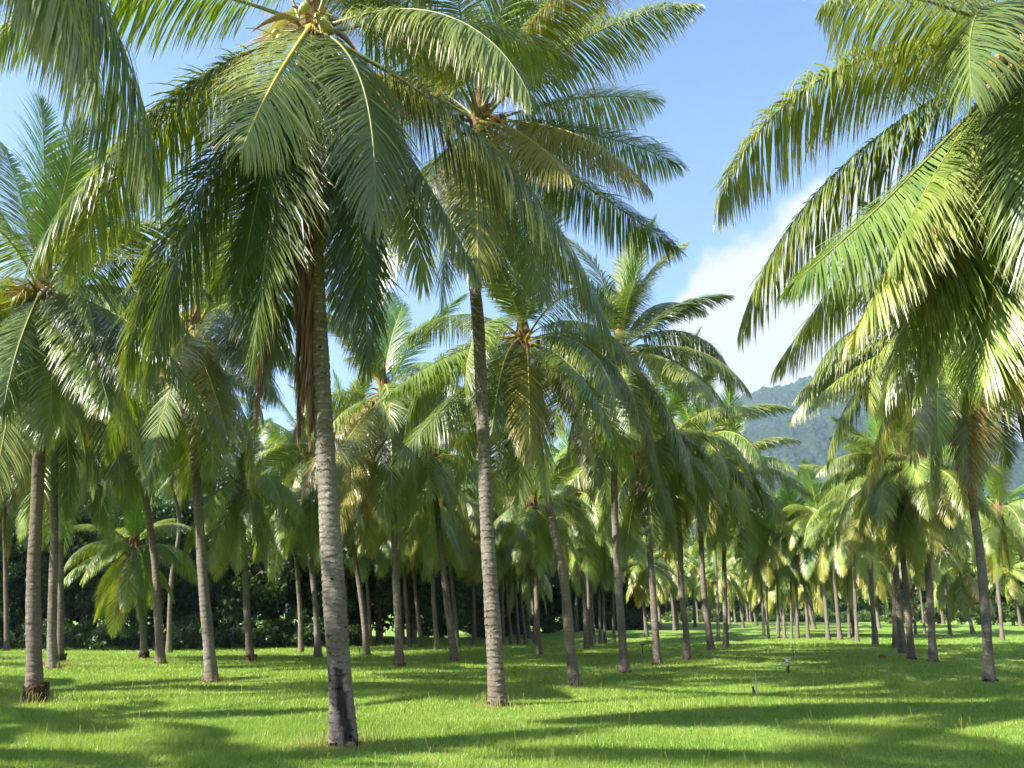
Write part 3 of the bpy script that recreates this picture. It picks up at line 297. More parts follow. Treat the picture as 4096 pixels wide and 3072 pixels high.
 {'id': '', 'tr': [(-13.94, 26.18, 0.11), (-14.1, 26.18, 1.29), (-14.46, 26.18, 3.74), (-14.77, 26.18, 6.91)], 'r': 0.12, 'fr': [], 'L': 3.54, 'boss': 1, 'label': 'second palm from left between the far left palm and the yellow ribbed palm', 'group': 'coconut palms of the plantation'},
 {'id': '', 'tr': [(-22.7, 38.03, -0.08), (-23.3, 38.03, 3.05), (-23.96, 38.03, 6.67), (-24.09, 38.03, 7.97)], 'r': 0.12, 'fr': [], 'L': 4.19, 'label': 'first palm left of the far left palm', 'group': 'coconut palms of the plantation'},
]
SMALLPOS = {'stake': (5.02, 17.69), 'sprinkler': (7.87, 24.29), 'rod': (9.84, 29.62), 'sp_a': (4.94, 32.09), 'sp_b': (8.6, 53.51), 'sp_c': (23.07, 45.33), 'vstake': (-5.12, 28.67), 'husk': (12.85, 29.42), 'pole': (48.0, 88.0), 'cycad': (37.6, 58.0)}

# ---------------------------------------------------------------- fronds
def frond_np(fold=None, L=5.0, e0=40, e1=-30, p=1.2, n=95, droop=1.0, width=0.027, leaf=1.2, segs=4, seed=0, roll=0.0, splay=1.0, ribw=1.0, yel=0.0, clump=0.35, nrib=22, dead=False):
    """one pinnate leaf growing along +X from the origin; returns leaflet mesh arrays and midrib mesh arrays"""
    g = np.random.default_rng(seed)
    ns = 60; s = (np.arange(ns) + .5) / ns
    th = np.radians(e0 + (e1 - e0) * s ** p); th_mid = (e0 + e1) / 2
    wob = 0.12 * g.normal() * s ** 1.5 + 0.05 * np.sin(s * 5 + g.random() * 6)
    px = np.concatenate([[0], np.cumsum(np.cos(th) * np.cos(wob))]) * L / ns
    py = np.concatenate([[0], np.cumsum(np.cos(th) * np.sin(wob))]) * L / ns
    pz = np.concatenate([[0], np.cumsum(np.sin(th))]) * L / ns
    P = np.stack([px, py, pz], -1); sg = np.linspace(0, 1, ns + 1)
    T = np.gradient(P, axis=0); T /= np.linalg.norm(T, axis=1)[:, None]
    def at(A, q): return np.stack([np.interp(q, sg, A[:, i]) for i in range(3)], -1)
    rl = R(roll) + 0.35 * g.normal() * sg
    S0 = np.cross(np.array([0, 0, 1.0]), T); nrm = np.linalg.norm(S0, axis=1); S0[nrm < 1e-3] = (0, 1, 0); S0 /= np.linalg.norm(S0, axis=1)[:, None]
    # keep side vector continuous for near vertical parts
    for i in range(1, len(S0)):
        if S0[i] @ S0[i - 1] < 0: S0[i] *= -1
    U0 = np.cross(T, S0)
    S = S0 * np.cos(rl)[:, None] + U0 * np.sin(rl)[:, None]; U = np.cross(T, S)
    sA = 0.17
    q = sA + (1 - sA) * (np.arange(n) + .5) / n
    V = []; F = []; A = []
    w_s = np.array([0.55, 1.0, 0.95, 0.62, 0.04]) if segs == 4 else np.array([0.6, 1.0, 0.75, 0.05])
    ph = g.random() * 10
    for side in (-1, 1):
        qq = np.clip(q + g.normal(size=n) * 0.0015, 0, 1)
        keep = g.random(n) > (0.03 if not dead else 0.25); qq = qq[keep]; m = len(qq)
        u = (qq - sA) / (1 - sA)
        ln = leaf * np.interp(u, [0, .08, .3, .6, .85, 1], [.50, .80, 1.0, .93, .62, .30]) * (1 + .07 * g.normal(size=m)) * L / 5.0
        ang = np.radians(np.interp(u, [0, .1, .5, .85, 1], [86, 76, 64, 44, 16])) * splay * float(np.interp(th_mid, [-75, -40, 0], [.74, .85, 1.0])) + 0.05 * g.normal(size=m)
        vee = np.radians(g.normal(size=m) * 7 + (np.interp(th_mid, [-80, -30, 20, 60, 80], [-8, -26, -32, -5, 12]) if fold is None else fold))
        b = at(P, qq); t = at(T, qq); sd_ = at(S, qq) * side; up = at(U, qq)
        t /= np.linalg.norm(t, axis=1)[:, None]
        d0 = np.cos(ang)[:, None] * t + np.sin(ang)[:, None] * (np.cos(vee)[:, None] * sd_ + np.sin(vee)[:, None] * up)
        cl = np.sin(u * 23 + ph + side) * .6 + np.sin(u * 57 + 2 * ph) * .5
        gr = droop * np.clip(1 + .28 * g.normal(size=m) + clump * cl, .15, 3.0)
        # width axis: in the plane of the leaf, tilted so the leaflets overlap like louvres
        d = d0.copy(); pos = b.copy(); rows = []
        tw = 0.2 * g.normal(size=m) + (0.25 if not dead else g.normal(size=m) * 1.0)
        kink = g.random(m) < (0.05 if not dead else .3)
        for k in range(segs + 1):
            wv = t - (t * d).sum(1)[:, None] * d; wl_ = np.linalg.norm(wv, axis=1)[:, None]; wv = wv / np.maximum(wl_, 1e-4)
            nv = np.cross(d, wv); a = tw * (k / segs) + side * 0.15
            wv = wv * np.cos(a)[:, None] + nv * np.sin(a)[:, None]
            hw = (width * w_s[k] * (0.85 + .15 * g.normal(size=m)) * .5)[:, None] * (0.7 + .5 * np.minimum(1, ln / leaf))[:, None]
            rows.append((pos - wv * hw, pos + wv * hw))
            pos = pos + d * (ln / segs)[:, None]
            f = (gr * (0.34 + .34 * (k / segs)))[:, None]
            f = np.where((kink & (k == segs // 2))[:, None], f + 1.6, f)
            d = d + np.array([0, 0, -1.0]) * f; d /= np.linalg.norm(d, axis=1)[:, None]
        base = sum(len(v) for v in V)
        verts = np.stack([np.stack(r, 1) for r in rows], 1)      # m, segs+1, 2, 3
        V.append(verts.reshape(-1, 3))
        i0 = base + np.arange(m)[:, None] * (2 * (segs + 1)) + np.arange(segs)[None] * 2
        F.append(np.stack([i0, i0 + 1, i0 + 3, i0 + 2], -1).reshape(-1, 4))
        rr = np.clip(.5 + .22 * g.normal(size=m) + .12 * cl, 0, 1)
        a4 = np.zeros((m, segs + 1, 2, 4)); a4[..., 0] = rr[:, None, None]; a4[..., 1] = (np.arange(segs + 1) / segs)[None, :, None]
        a4[..., 2] = u[:, None, None]; a4[..., 3] = np.clip(yel * (0.55 + .6 * u + .25 * g.normal(size=m)), 0, 1)[:, None, None]
        A.append(a4.reshape(-1, 4))
    V = np.concatenate(V); F = np.concatenate(F); A = np.concatenate(A)
    # midrib: tapered five-sided tube, broad clasping base
    sq = np.linspace(0, 1, nrib) ** 1.0; c = at(P, sq); sv = at(S, sq); uv = at(U, sq)
    rw = np.interp(sq, [0, .03, .1, .2, .5, 1], [.085, .055, .034, .026, .017, .004]) * ribw * L / 5.0
    k5 = 5; RV = []
    for j in range(k5):
        an = 2 * math.pi * j / k5 + .3
        RV.append(c + (sv * math.cos(an) * 1.15 + uv * math.sin(an) * .8) * rw[:, None])
    RV = np.stack(RV, 1).reshape(-1, 3)
    i = np.arange(nrib - 1)[:, None] * k5; j = np.arange(k5)[None]; jn = (j + 1) % k5
    RF = np.stack([i + j, i + jn, i + jn + k5, i + j + k5], -1).reshape(-1, 4)
    return V, F, A, RV, RF
def frond_merged(name, **k):
    V, F, A, RV, RF = frond_np(**k)
    VV = np.concatenate([V, RV]); FF = np.concatenate([F, RF + len(V)]); AA = np.concatenate([A, np.tile([.5, 0, 0, 0], (len(RV), 1))])
    return mesh_np(name, VV, FF, [M_LEAF, M_RIB], np.concatenate([np.zeros(len(F)), np.ones(len(RF))]), AA)

TINT = {'g': (0.13, 0.19, 0.035, .88), 'G': (0.085, 0.17, 0.025, 1.0), 'd': (0.085, 0.135, 0.028, .92), 'l': (0.19, 0.255, 0.058, .85),
        'y': (0.21, 0.22, 0.042, .65), 'o': (0.24, 0.17, 0.055, .4), 'x': (0.17, 0.085, 0.04, .5), 'b': (0.10, 0.06, 0.03, .7)}  # on surveyed fronds 'd' and 'l' put shade and sunlight into the colour
def tint(c, k=1.0):
    t = TINT[c]; f = k * (1 + random.uniform(-.16, .16)); h = random.uniform(-.08, .10)
    return (t[0] * f * (1 + h), t[1] * f, t[2] * f, min(1, max(0, t[3] + random.uniform(-.15, .1))))

LIB = []   # (e0, mesh)
for e0, dr in ((84, 22), (74, 45), (64, 75), (52, 95), (40, 105), (28, 104), (14, 96), (0, 80), (-18, 62), (-36, 48), (-54, 33), (-68, 20)):
    for v in range(2):
        dp = np.interp(e0, [-60, 0, 50, 80], [.55, 1.0, .85, .25])
        LIB.append((e0, frond_merged('palm_frond', L=5.0, e0=e0, e1=max(-88, e0 - dr * (1.15 if v else .85)), p=.95, n=175, segs=3, seed=400 + e0 * 2 + v, droop=float(dp),
                                     splay=1.0 if e0 < 60 else .62, roll=(25 if v else -18) * (abs(e0) < 60), width=.031)))
DEADLIB = [frond_merged('dead_frond', L=4.4, e0=-70 - 6 * v, e1=-88, p=1, n=60, seed=300 + v, droop=2.6, splay=.55, width=.035, leaf=.75, dead=True) for v in range(2)]
for me in DEADLIB: me.materials[1] = M_RIBD

def own_frond(root, az, e0, e1, L, p, c, seed, C, dead=False, dens=1.0):
    dp = float(np.interp(e0 * .5 + e1 * .5, [-80, -50, -10, 40, 75], [.45, .75, 1.1, .75, .25]))
    kw = dict(L=L, e0=e0, e1=e1, p=p, n=int(220 * dens), seed=seed, droop=dp, roll=random.uniform(-14, 14), splay=.65 if (e0 + e1) / 2 > 50 else 1.0)
    if dead: kw.update(droop=3.0, splay=.5, roll=0, width=.03, n=130, leaf=.85, dead=True)
    V, F, A, RV, RF = frond_np(**kw)
    off = (math.cos(R(az)) * .08, math.sin(R(az)) * .08, random.uniform(-.15, .12))
    o = link('dead_frond' if dead else 'frond', mesh_np('palm_frond_leaflets', V, F, [M_LEAF], None, A), root, (C[0] + off[0], C[1] + off[1], C[2] + off[2]), (0, 0, R(az)), None, tint(c))
    link('midrib', mesh_np('palm_midrib', RV, RF, [M_RIBD if dead else (M_PET if c in 'dGg' or e0 > -20 else M_RIB)], smooth=True), o)
    if dead: o['label'] = 'withered brown frond hanging straight down the trunk'
    elif c == 'o': o['label'] = 'orange brown drying frond'
    elif c == 'y': o['label'] = 'yellowing frond'
    return o

def catmull(P, n):
    P = np.array(P, float); Q = np.vstack([2 * P[0] - P[1], P, 2 * P[-1] - P[-2]]); out = []
    zz = np.linspace(P[0, 2], P[-1, 2], n)
    t = P[:, 2]; m = np.gradient(P, t, axis=0)
    for z in zz:
        i = min(len(P) - 2, max(0, np.searchsorted(t, z) - 1)); h = t[i + 1] - t[i]; u = min(1, max(0, (z - t[i]) / h))
        h00 = 2 * u**3 - 3 * u**2 + 1; h10 = u**3 - 2 * u**2 + u; h01 = -2 * u**3 + 3 * u**2; h11 = u**3 - u**2
        out.append(h00 * P[i] + h10 * h * m[i] + h01 * P[i + 1] + h11 * h * m[i + 1])
    return np.array(out)
def trunk_mesh(name, path, r, seed, near, scar=False, flare=1.0):
    g = np.random.default_rng(seed); H = path[-1][2]
    nseg = 26 if near == 2 else (16 if near == 1 else 9); dz = .016 if near == 2 else (.028 if near == 1 else .06)
    n = max(12, int(H / dz)); C = catmull(path, n); z = C[:, 2]; C = C.copy()
    # ring scars: spacing varies with height
    sp = .105 + .03 * np.sin(z * .9 + g.random() * 6) + (0.04 if near == 0 else 0); ph = np.cumsum(np.concatenate([[0], np.diff(z) / sp[1:]]))
    th = np.arange(nseg) * 2 * math.pi / nseg
    tilt = .09 * np.sin(ph[:, None] * .7 + seed) * np.cos(th[None] + ph[:, None] * .11) + .05 * np.sin(3 * th[None] + ph[:, None] * .53)
    fr = (ph[:, None] + tilt) % 1.0
    rr = r * (1 + flare * (.62 * np.exp(-z / .28) + .30 * np.exp(-z / 1.3)) - .16 * np.clip(z / H, 0, 1)) * (1 + .03 * np.sin(z * 2.1 + g.random() * 6) + .02 * np.sin(z * 5.3))
    amp = .065 if near else .03
    rad = rr[:, None] * (1 + amp * (.5 - fr) + .018 * np.sin(2 * th[None] + z[:, None] * .8) + .012 * g.normal(size=(n, nseg)) * (near > 0))
    sc = np.zeros((n, nseg))
    if scar:
        zc = z[:, None]; ta = (np.degrees(th)[None] + 90 + 180) % 360 - 180     # degrees to the right of the side facing -Y
        lo = np.interp(z, [.12, .40, .47, .75, .90], [12, 2, -12, -17, -14]) + 3 * np.sin(z * 40); hi = np.interp(z, [0, .45, .6, .95], [70, 40, 34, 30]) + 4 * np.sin(z * 23 + 1)
        sc = ((ta > lo[:, None]) & (ta < hi[:, None]) & (zc > .06) & (zc < .93)).astype(float)
        rad = rad - sc * .03
    jz = .012 * g.normal(size=(n, nseg)) * (near > 0)
    V = np.stack([C[:, 0:1] + rad * np.cos(th), C[:, 1:2] + rad * np.sin(th), z[:, None] + jz - .06 * (z[:, None] < .001)], -1).reshape(-1, 3)
    V[:nseg, 2] -= .25
    i = np.arange(n - 1)[:, None] * nseg; j = np.arange(nseg)[None]; jn = (j + 1) % nseg
    F = np.stack([i + j, i + jn, i + jn + nseg, i + j + nseg], -1).reshape(-1, 4)
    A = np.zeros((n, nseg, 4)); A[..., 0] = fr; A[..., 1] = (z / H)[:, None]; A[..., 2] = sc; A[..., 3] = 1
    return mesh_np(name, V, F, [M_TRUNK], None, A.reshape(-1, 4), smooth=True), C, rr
def lump(name, rx, rz, seed, m, rows=14, cols=20, amp=.22, z0=0):
    g = np.random.default_rng(seed); V = []
    ph = g.random(6) * 6
    for a in range(rows + 1):
        la = -math.pi / 2 + math.pi * a / rows
        for b in range(cols):
            lo = 2 * math.pi * b / cols
            f = 1 + amp * (math.sin(3 * lo + ph[0] + 2 * la) * .35 + math.sin(7 * lo + ph[1] + 4 * la) * .3 + .35 * g.normal())
            V.append((rx * f * math.cos(la) * math.cos(lo), rx * f * math.cos(la) * math.sin(lo), z0 + rz * math.sin(la) * (1 + amp * .3 * g.normal())))
    i = np.arange(rows)[:, None] * cols; j = np.arange(cols)[None]; jn = (j + 1) % cols
    F = np.stack([i + j, i + jn, i + jn + cols, i + j + cols], -1).reshape(-1, 4)
    return mesh_np(name, np.array(V), F, [m])
def boss_mesh(name, r, h, seed, m, rows=12, cols=26):
    """eroded ring of exposed root fibre round the foot of a trunk, with a ragged overhanging rim"""
    g = np.random.default_rng(seed); ph = g.random(6) * 6; V = []
    prof = [(0.98, -.25), (1.02, 0), (1.09, .22), (1.10, .5), (1.07, .74), (1.12, .86), (1.10, .96), (1.0, 1.06), (.78, 1.1)]
    for (pr, pz) in prof:
        for b in range(cols):
            lo = 2 * math.pi * b / cols
            f = 1 + .07 * math.sin(3 * lo + ph[0]) + .06 * math.sin(5 * lo + ph[1] + pz * 3) + .045 * g.normal()
            V.append((r * pr * f * math.cos(lo), r * pr * f * math.sin(lo), h * pz + .02 * math.sin(4 * lo + ph[2]) + .012 * g.normal()))
    rows = len(prof) - 1
    i = np.arange(rows)[:, None] * cols; j = np.arange(cols)[None]; jn = (j + 1) % cols
    F = np.stack([i + j, i + jn, i + jn + cols, i + j + cols], -1).reshape(-1, 4)
    return mesh_np(name, np.array(V), F, [m])
def tube_np(pts, rad, k=6):
    P = np.array(pts, float); T = np.gradient(P, axis=0); T /= np.linalg.norm(T, axis=1)[:, None]
    ref = np.array([0, 0, 1.0]) if abs(T[0][2]) < .9 else np.array([1.0, 0, 0])
    S = np.cross(T, ref); S /= np.linalg.norm(S, axis=1)[:, None]; U = np.cross(T, S); rad = np.broadcast_to(rad, len(P))
    V = np.stack([P + (S * math.cos(2 * math.pi * j / k) + U * math.sin(2 * math.pi * j / k)) * rad[:, None] for j in range(k)], 1).reshape(-1, 3)
    n = len(P); i = np.arange(n - 1)[:, None] * k; j = np.arange(k)[None]; jn = (j + 1) % k
    F = np.stack([i + j, i + jn, i + jn + k, i + j + k], -1).reshape(-1, 4)
    c0 = np.arange(k)[None]; 
    return V, F
def join_np(parts):
    V = []; F = []; o = 0
    for v, f in parts: V.append(v); F.append(f + o); o += len(v)
    return np.concatenate(V), np.concatenate(F)
def nut_mesh(m):
    V = []; rows, cols = 8, 12
    for a in range(rows + 1):
        la = -math.pi / 2 + math.pi * a / rows; z = math.sin(la); rr = math.cos(la) * (1 - .18 * z) * (1 - .0 * z)
        for b in range(cols):
            lo = 2 * math.pi * b / cols; f = 1 + .05 * math.cos(3 * lo)
            V.append((.105 * rr * f * math.cos(lo), .105 * rr * f * math.sin(lo), -.145 * z * (1.12 if z > 0 else 1)))
    i = np.arange(rows)[:, None] * cols; j = np.arange(cols)[None]; jn = (j + 1) % cols
    F = np.stack([i + j, i + jn, i + jn + cols, i + j + cols], -1).reshape(-1, 4)
    return mesh_np('coconut', np.array(V), F, [m], smooth=True)
NUTS = {'g': nut_mesh(M_NUTG), 'o': nut_mesh(M_NUTO), 'b': nut_mesh(M_NUTD)}
def heart_mesh(seed, big):
    """fibrous sheath and clasping leaf bases at the top of the trunk"""
    g = np.random.default_rng(seed); parts = []
    prof = [(.12, -.55), (.16, -.3), (.20, -.05), (.19, .2), (.13, .5), (.07, .9), (.03, 1.3)]; cols = 12; V = []
    for pr, pz in prof:
        for b in range(cols):
            lo = 2 * math.pi * b / cols; f = 1 + .10 * g.normal(); V.append((pr * f * math.cos(lo), pr * f * math.sin(lo), pz + .03 * g.normal()))
    rows = len(prof) - 1; i = np.arange(rows)[:, None] * cols; j = np.arange(cols)[None]; jn = (j + 1) % cols
    parts.append((np.array(V), np.stack([i + j, i + jn, i + jn + cols, i + j + cols], -1).reshape(-1, 4)))
    for q in range(16 if big else 8):     # broken sheaths and fibre flaps
        a = g.random() * 6.28; z = g.uniform(-.45, .3); l = g.uniform(.25, .6); e = g.uniform(-.9, .9)
        s = np.linspace(0, 1, 5); c = np.stack([(0.12 + l * s * math.cos(e)) * math.cos(a), (0.12 + l * s * math.cos(e)) * math.sin(a), z + l * s * math.sin(e) - .2 * s**2], -1)
        parts.append(tube_np(c, np.array([.05, .045, .035, .025, .008]), 4))
    V, F = join_np(parts); return mesh_np('leaf_sheath', V, F, [M_FIBRE])
HEARTS = [heart_mesh(i, True) for i in range(3)]
def bunch_mesh(seed):
    g = np.random.default_rng(seed); parts = []
    s = np.linspace(0, 1, 7)
    st = np.stack([.5 * s, 0 * s, .12 * s - .42 * s**2], -1); parts.append(tube_np(st, .022 * (1.2 - s), 5))
    for q in range(22):
        k = g.integers(2, 6); b = st[k]; a = g.uniform(-1.3, 1.3); e = g.uniform(-1.2, .5); l = g.uniform(.25, .5)
        c = np.stack([b[0] + l * s * math.cos(a) * math.cos(e), b[1] + l * s * math.sin(a) * math.cos(e), b[2] + l * s * math.sin(e) - .18 * s**2], -1); parts.append(tube_np(c, .006, 3))
    V, F = join_np(parts); return mesh_np('fruit_stalk', V, F, [M_FLOWER])
BUNCH = [bunch_mesh(i) for i in range(3)]
def spathe_mesh():
    s = np.linspace(0, 1, 10); V = []
    for t in s:
        w = .085 * math.sin(math.pi * min(1, t * .93 + .07)) ** .7 + .004
        for b in range(7):
            a = -1.25 + 2.5 * b / 6; V.append((.25 + .62 * t + .03, w * math.sin(a), -.05 - .55 * t**1.6 + w * (1 - math.cos(a)) * .9))
    i = np.arange(9)[:, None] * 7; j = np.arange(6)[None]; F = np.stack([i + j, i + j + 1, i + j + 8, i + j + 7], -1).reshape(-1, 4)
    me = mesh_np('spathe', np.array(V), F, [M_SPATHE], smooth=True); return me
SPATHE = spathe_mesh()

def pick_lib(e0):
    best = min(abs(e - e0) for e, _ in LIB); return random.choice([m for e, m in LIB if abs(e - e0) <= best + .1])
def auto_fronds(n, up):
    """elevations of a full crown, youngest first"""
    out = []
    for i in range(n):
        f = i / max(1, n - 1)
        e0 = np.interp(f, [0, .12, .3, .5, .72, .88, 1], [84, 70, 48, 22, -14, -48, -68]) + random.uniform(-7, 7)
        out.append(float(e0))
    return out
def build_palm(o, idx):
    tr = [Vector(p) for p in o['tr']]; b = tr[0]; d = math.hypot(b.x, b.y)
    root = bpy.data.objects.new('coconut_palm', None); COL.objects.link(root); root.location = b; root.empty_display_size = .3
    tag(root, o['label'], 'palm tree', o.get('group'))
    path = [tuple(p - b) for p in tr]; near = 2 if d < 17 else (1 if d < 33 else 0)
    hero = o['id'].startswith('hero'); seed = 1000 + idx * 17; random.seed(seed)
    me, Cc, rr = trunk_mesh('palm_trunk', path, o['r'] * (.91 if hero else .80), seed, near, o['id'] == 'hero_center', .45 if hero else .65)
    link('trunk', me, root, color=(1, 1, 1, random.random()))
    C = Vector(path[-1])
    if d < 34:
        big = o.get('boss'); r0 = float(rr[0])
        if big: link('root_boss', boss_mesh('root_boss', r0 * 1.0, .30 if idx == 4 else .2, seed, M_ROOT), root)
        else: link('root_boss', boss_mesh('root_boss', r0 * .94, .05, seed, M_ROOT), root, (0, 0, 0), None, (1, 1, 1))
    link('leaf_sheath', HEARTS[idx % 3], root, C, (0, 0, random.random() * 6))
    L = o['L']; az = random.random() * 360
    if hero:
        for i, (a, e0, e1, l, p, c) in enumerate(o['fr']): own_frond(root, a, e0, e1, l, p, c, seed + i, C)
        for i, (a, e0, e1) in enumerate(o['auto']): own_frond(root, a, e0, e1, 5.2, 1.3, random.choice('ggGd') if e0 > 60 else random.choice('gdly'), seed + 60 + i, C)
        for i, (a, e0, e1, l) in enumerate(o['dead']): own_frond(root, a, e0, e1, l, 1, 'x' if i % 2 == 0 else 'b', seed + 90 + i, C + Vector((0, 0, -.2)), True)
    else:
        yel = o.get('yel', 0); cust = o['fr']; usedaz = [c[0] % 360 for c in cust]
        for i, (a, e0, e1, l, p, c) in enumerate(cust): own_frond(root, a, e0, e1, l, p, c, seed + i, C, dens=.9)
        n = 25 if not cust else 20
        for i, e0 in enumerate(auto_fronds(n, o.get('up'))):
            az += 137.5 + random.uniform(-12, 12)
            if cust and e0 < 50 and min(abs((az - u + 180) % 360 - 180) for u in usedaz) < 16: az += 24
            f = i / n; pick = 'G' if f < .12 else random.choice('ggd' if f < .35 else 'ggdl')
            if f > .5 and random.random() < (.15, .4, .6)[yel] + .02 * (d > 28): pick = random.choice('yyol' if yel > 1 else 'yylg')
            fo = link('frond', pick_lib(e0), root, C + Vector((0, 0, random.uniform(-.2, .1))), (random.uniform(-.06, .06), random.uniform(-.06, .06), R(az)), L / 5 * random.uniform(.88, 1.08), tint(pick, 1.25 if d > 28 else 1.0))
            if pick == 'o': fo['label'] = 'orange brown drying frond'
            elif pick == 'y': fo['label'] = 'yellowing frond'
        for i in range(o.get('dead', random.choice([0, 1, 1, 2]))):
            link('dead_frond', DEADLIB[i % 2], root, C + Vector((0, 0, -.3)), (0, 0, random.random() * 6.28), L / 5 * random.uniform(.75, 1.0), tint(random.choice('xb')))
    nn = o.get('nuts', 5 if d < 32 else 0); col = o.get('cols', random.choice('gob'))
    if nn:
        k = 0; nb = 3 if hero else 2
        for q in range(nb):
            a = (3.0 if hero else -2.4) + q * (2.3 if nb == 3 else 2.0) + random.uniform(-.4, .4)
            bo = link('fruit_stalk', BUNCH[q % 3], root, C + Vector((0, 0, .05)), (0, 0, a), 1.5 if hero else 1.0)
            for w in range(max(2, nn // nb)):
                rr_ = (.50 if hero else .38) + random.uniform(-.10, .16); aa = a + random.uniform(-.35, .35)
                link('coconut', NUTS[col if random.random() < .8 else 'b'], root, C + Vector((rr_ * math.cos(aa), rr_ * math.sin(aa), (-.12 if hero else -.3) + random.uniform(-.16, .16))), (random.uniform(-.6, .6), random.uniform(-.6, .6), random.random() * 6), random.uniform(.7, .95))
        for q in range(2 if hero else 1):
            link('spathe', SPATHE, root, C + Vector((0, 0, .12)), (0, 0, -2.7 + q * 2.9 + random.uniform(-.3, .3)), random.uniform(.8, 1.15))
    return root
for i, o in enumerate(TREES): build_palm(o, i)

# far rows: whole crown as one part, shared between copies
def far_crown(seed, yel):
    g = random.Random(seed); VV, FF, AA, MI = [], [], [], []; off = 0; n = 20
    for i, e0 in enumerate(auto_fronds(n, 0)):
        y = 0.0
        if i > n * .55: y = g.choice([0, .2, .5, 1.0]) * yel
        V, F, A, RV, RF = frond_np(L=3.6 * g.uniform(.85, 1.1), e0=e0, e1=max(-88, e0 - np.interp(e0, [-60, 0, 50, 84], [25, 85, 100, 30])), p=1.0, n=48, segs=3, width=.10, seed=seed * 50 + i, droop=float(np.interp(e0, [-60, 0, 50, 80], [.6, 1.1, .9, .3])), yel=y, nrib=8, splay=1 if e0 < 60 else .65, ribw=1.3)
        a = math.radians(137.5 * i + g.uniform(-12, 12)); ca, sa = math.cos(a), math.sin(a)
        X = np.concatenate([V, RV]); X = np.stack([X[:, 0] * ca - X[:, 1] * sa, X[:, 0] * sa + X[:, 1] * ca, X[:, 2]], -1)
        A[:, 0] = np.clip(A[:, 0] + g.uniform(-.25, .25), 0, 1)
        VV.append(X); FF.append(np.concatenate([F, RF + len(V)]) + off); off += len(X)
        AA.append(np.concatenate([A, np.tile([.5, 0, 0, y], (len(RV), 1))])); MI += [0] * len(F) + [1] * len(RF)
    return mesh_np('palm_crown', np.concatenate(VV), np.concatenate(FF), [M_LEAF, M_RIB], MI, np.concatenate(AA))
FARC = [far_crown(i, y) for i, y in enumerate((.15, .6, .3, .8))]
FART = []
for i in range(5):
    h = 1.0; bend = [(-.35, 0), (-.15, .1), (.12, 0), (-.5, .1), (.0, -.2)][i]
    path = [(bend[0] * t + .06 * math.sin(t * 5 + i), bend[1] * t, 6.0 * t) for t in (0, .25, .5, .75, 1)]
    me, _, _ = trunk_mesh('palm_trunk', path, .13, 500 + i, 0, False, .8); FART.append((me, Vector(path[-1])))
def far_palm(x, y, h, k, label, group):
    z = ground_h(x, y); root = bpy.data.objects.new('coconut_palm', None); COL.objects.link(root); root.location = (x, y, z); root.rotation_euler = (0, 0, random.uniform(-.6, .6))
    tag(root, label, 'palm tree', group); s = h / 6.0
    me, top_ = FART[k % 5]; link('trunk', me, root, None, None, (1, 1, s), (1, 1, 1, 1))
    link('crown', FARC[random.randrange(4)], root, (top_.x, top_.y, top_.z * s), (0, 0, random.random() * 6.28), random.uniform(.85, 1.08), tint(random.choice('ggll'), 1.3))
random.seed(99)
FAR_N = 0
for r_ in range(14):
    for c_ in range(26):
        sx = 7.6 if r_ < 2 else 6.4; x = -6 + c_ * sx + (r_ % 2) * sx / 2 + random.uniform(-.7, .7); y = 60 + r_ * 7.0 + random.uniform(-.8, .8)
        if x < -2 + (y - 60) * .10 and y > 52: continue
        if x > .66 * y + 5 or random.random() < .06: continue
        if y > 80 and x < 14 + (y - 80) * .25: continue
        if x > 30 and y < 76 and x > 38: continue
        if any(math.hypot(x - t['tr'][0][0], y - t['tr'][0][1]) < 3.5 for t in TREES): continue
        if y > 84 and x > 44: continue
        FAR_N += 1
        band = 'first rows behind the middle palms' if y < 74 else ('rows in the middle distance' if y < 100 else 'hindmost rows before the wood')
        side_ = 'left of the open lane' if x < 18 else 'right of the open lane'
        far_palm(x, y, random.uniform(4.6, 6.6), FAR_N, 'slim distant palm in the ' + band + ', ' + side_, 'distant palms in the ' + band + ', ' + side_)
# palms standing just outside the left edge whose shadows cross the lawn
OUT = [(-17.5, 8.2), (-14.0, 4.8), (-20, 13.0), (-25.5, 18.5), (-29, 23.5), (-33, 28)]
for i, (x, y) in enumerate(OUT):
    far_palm(x, y, 8.2, i, 'coconut palm standing off the left side of the view, shading the lawn', 'palms beyond the left edge of the view')

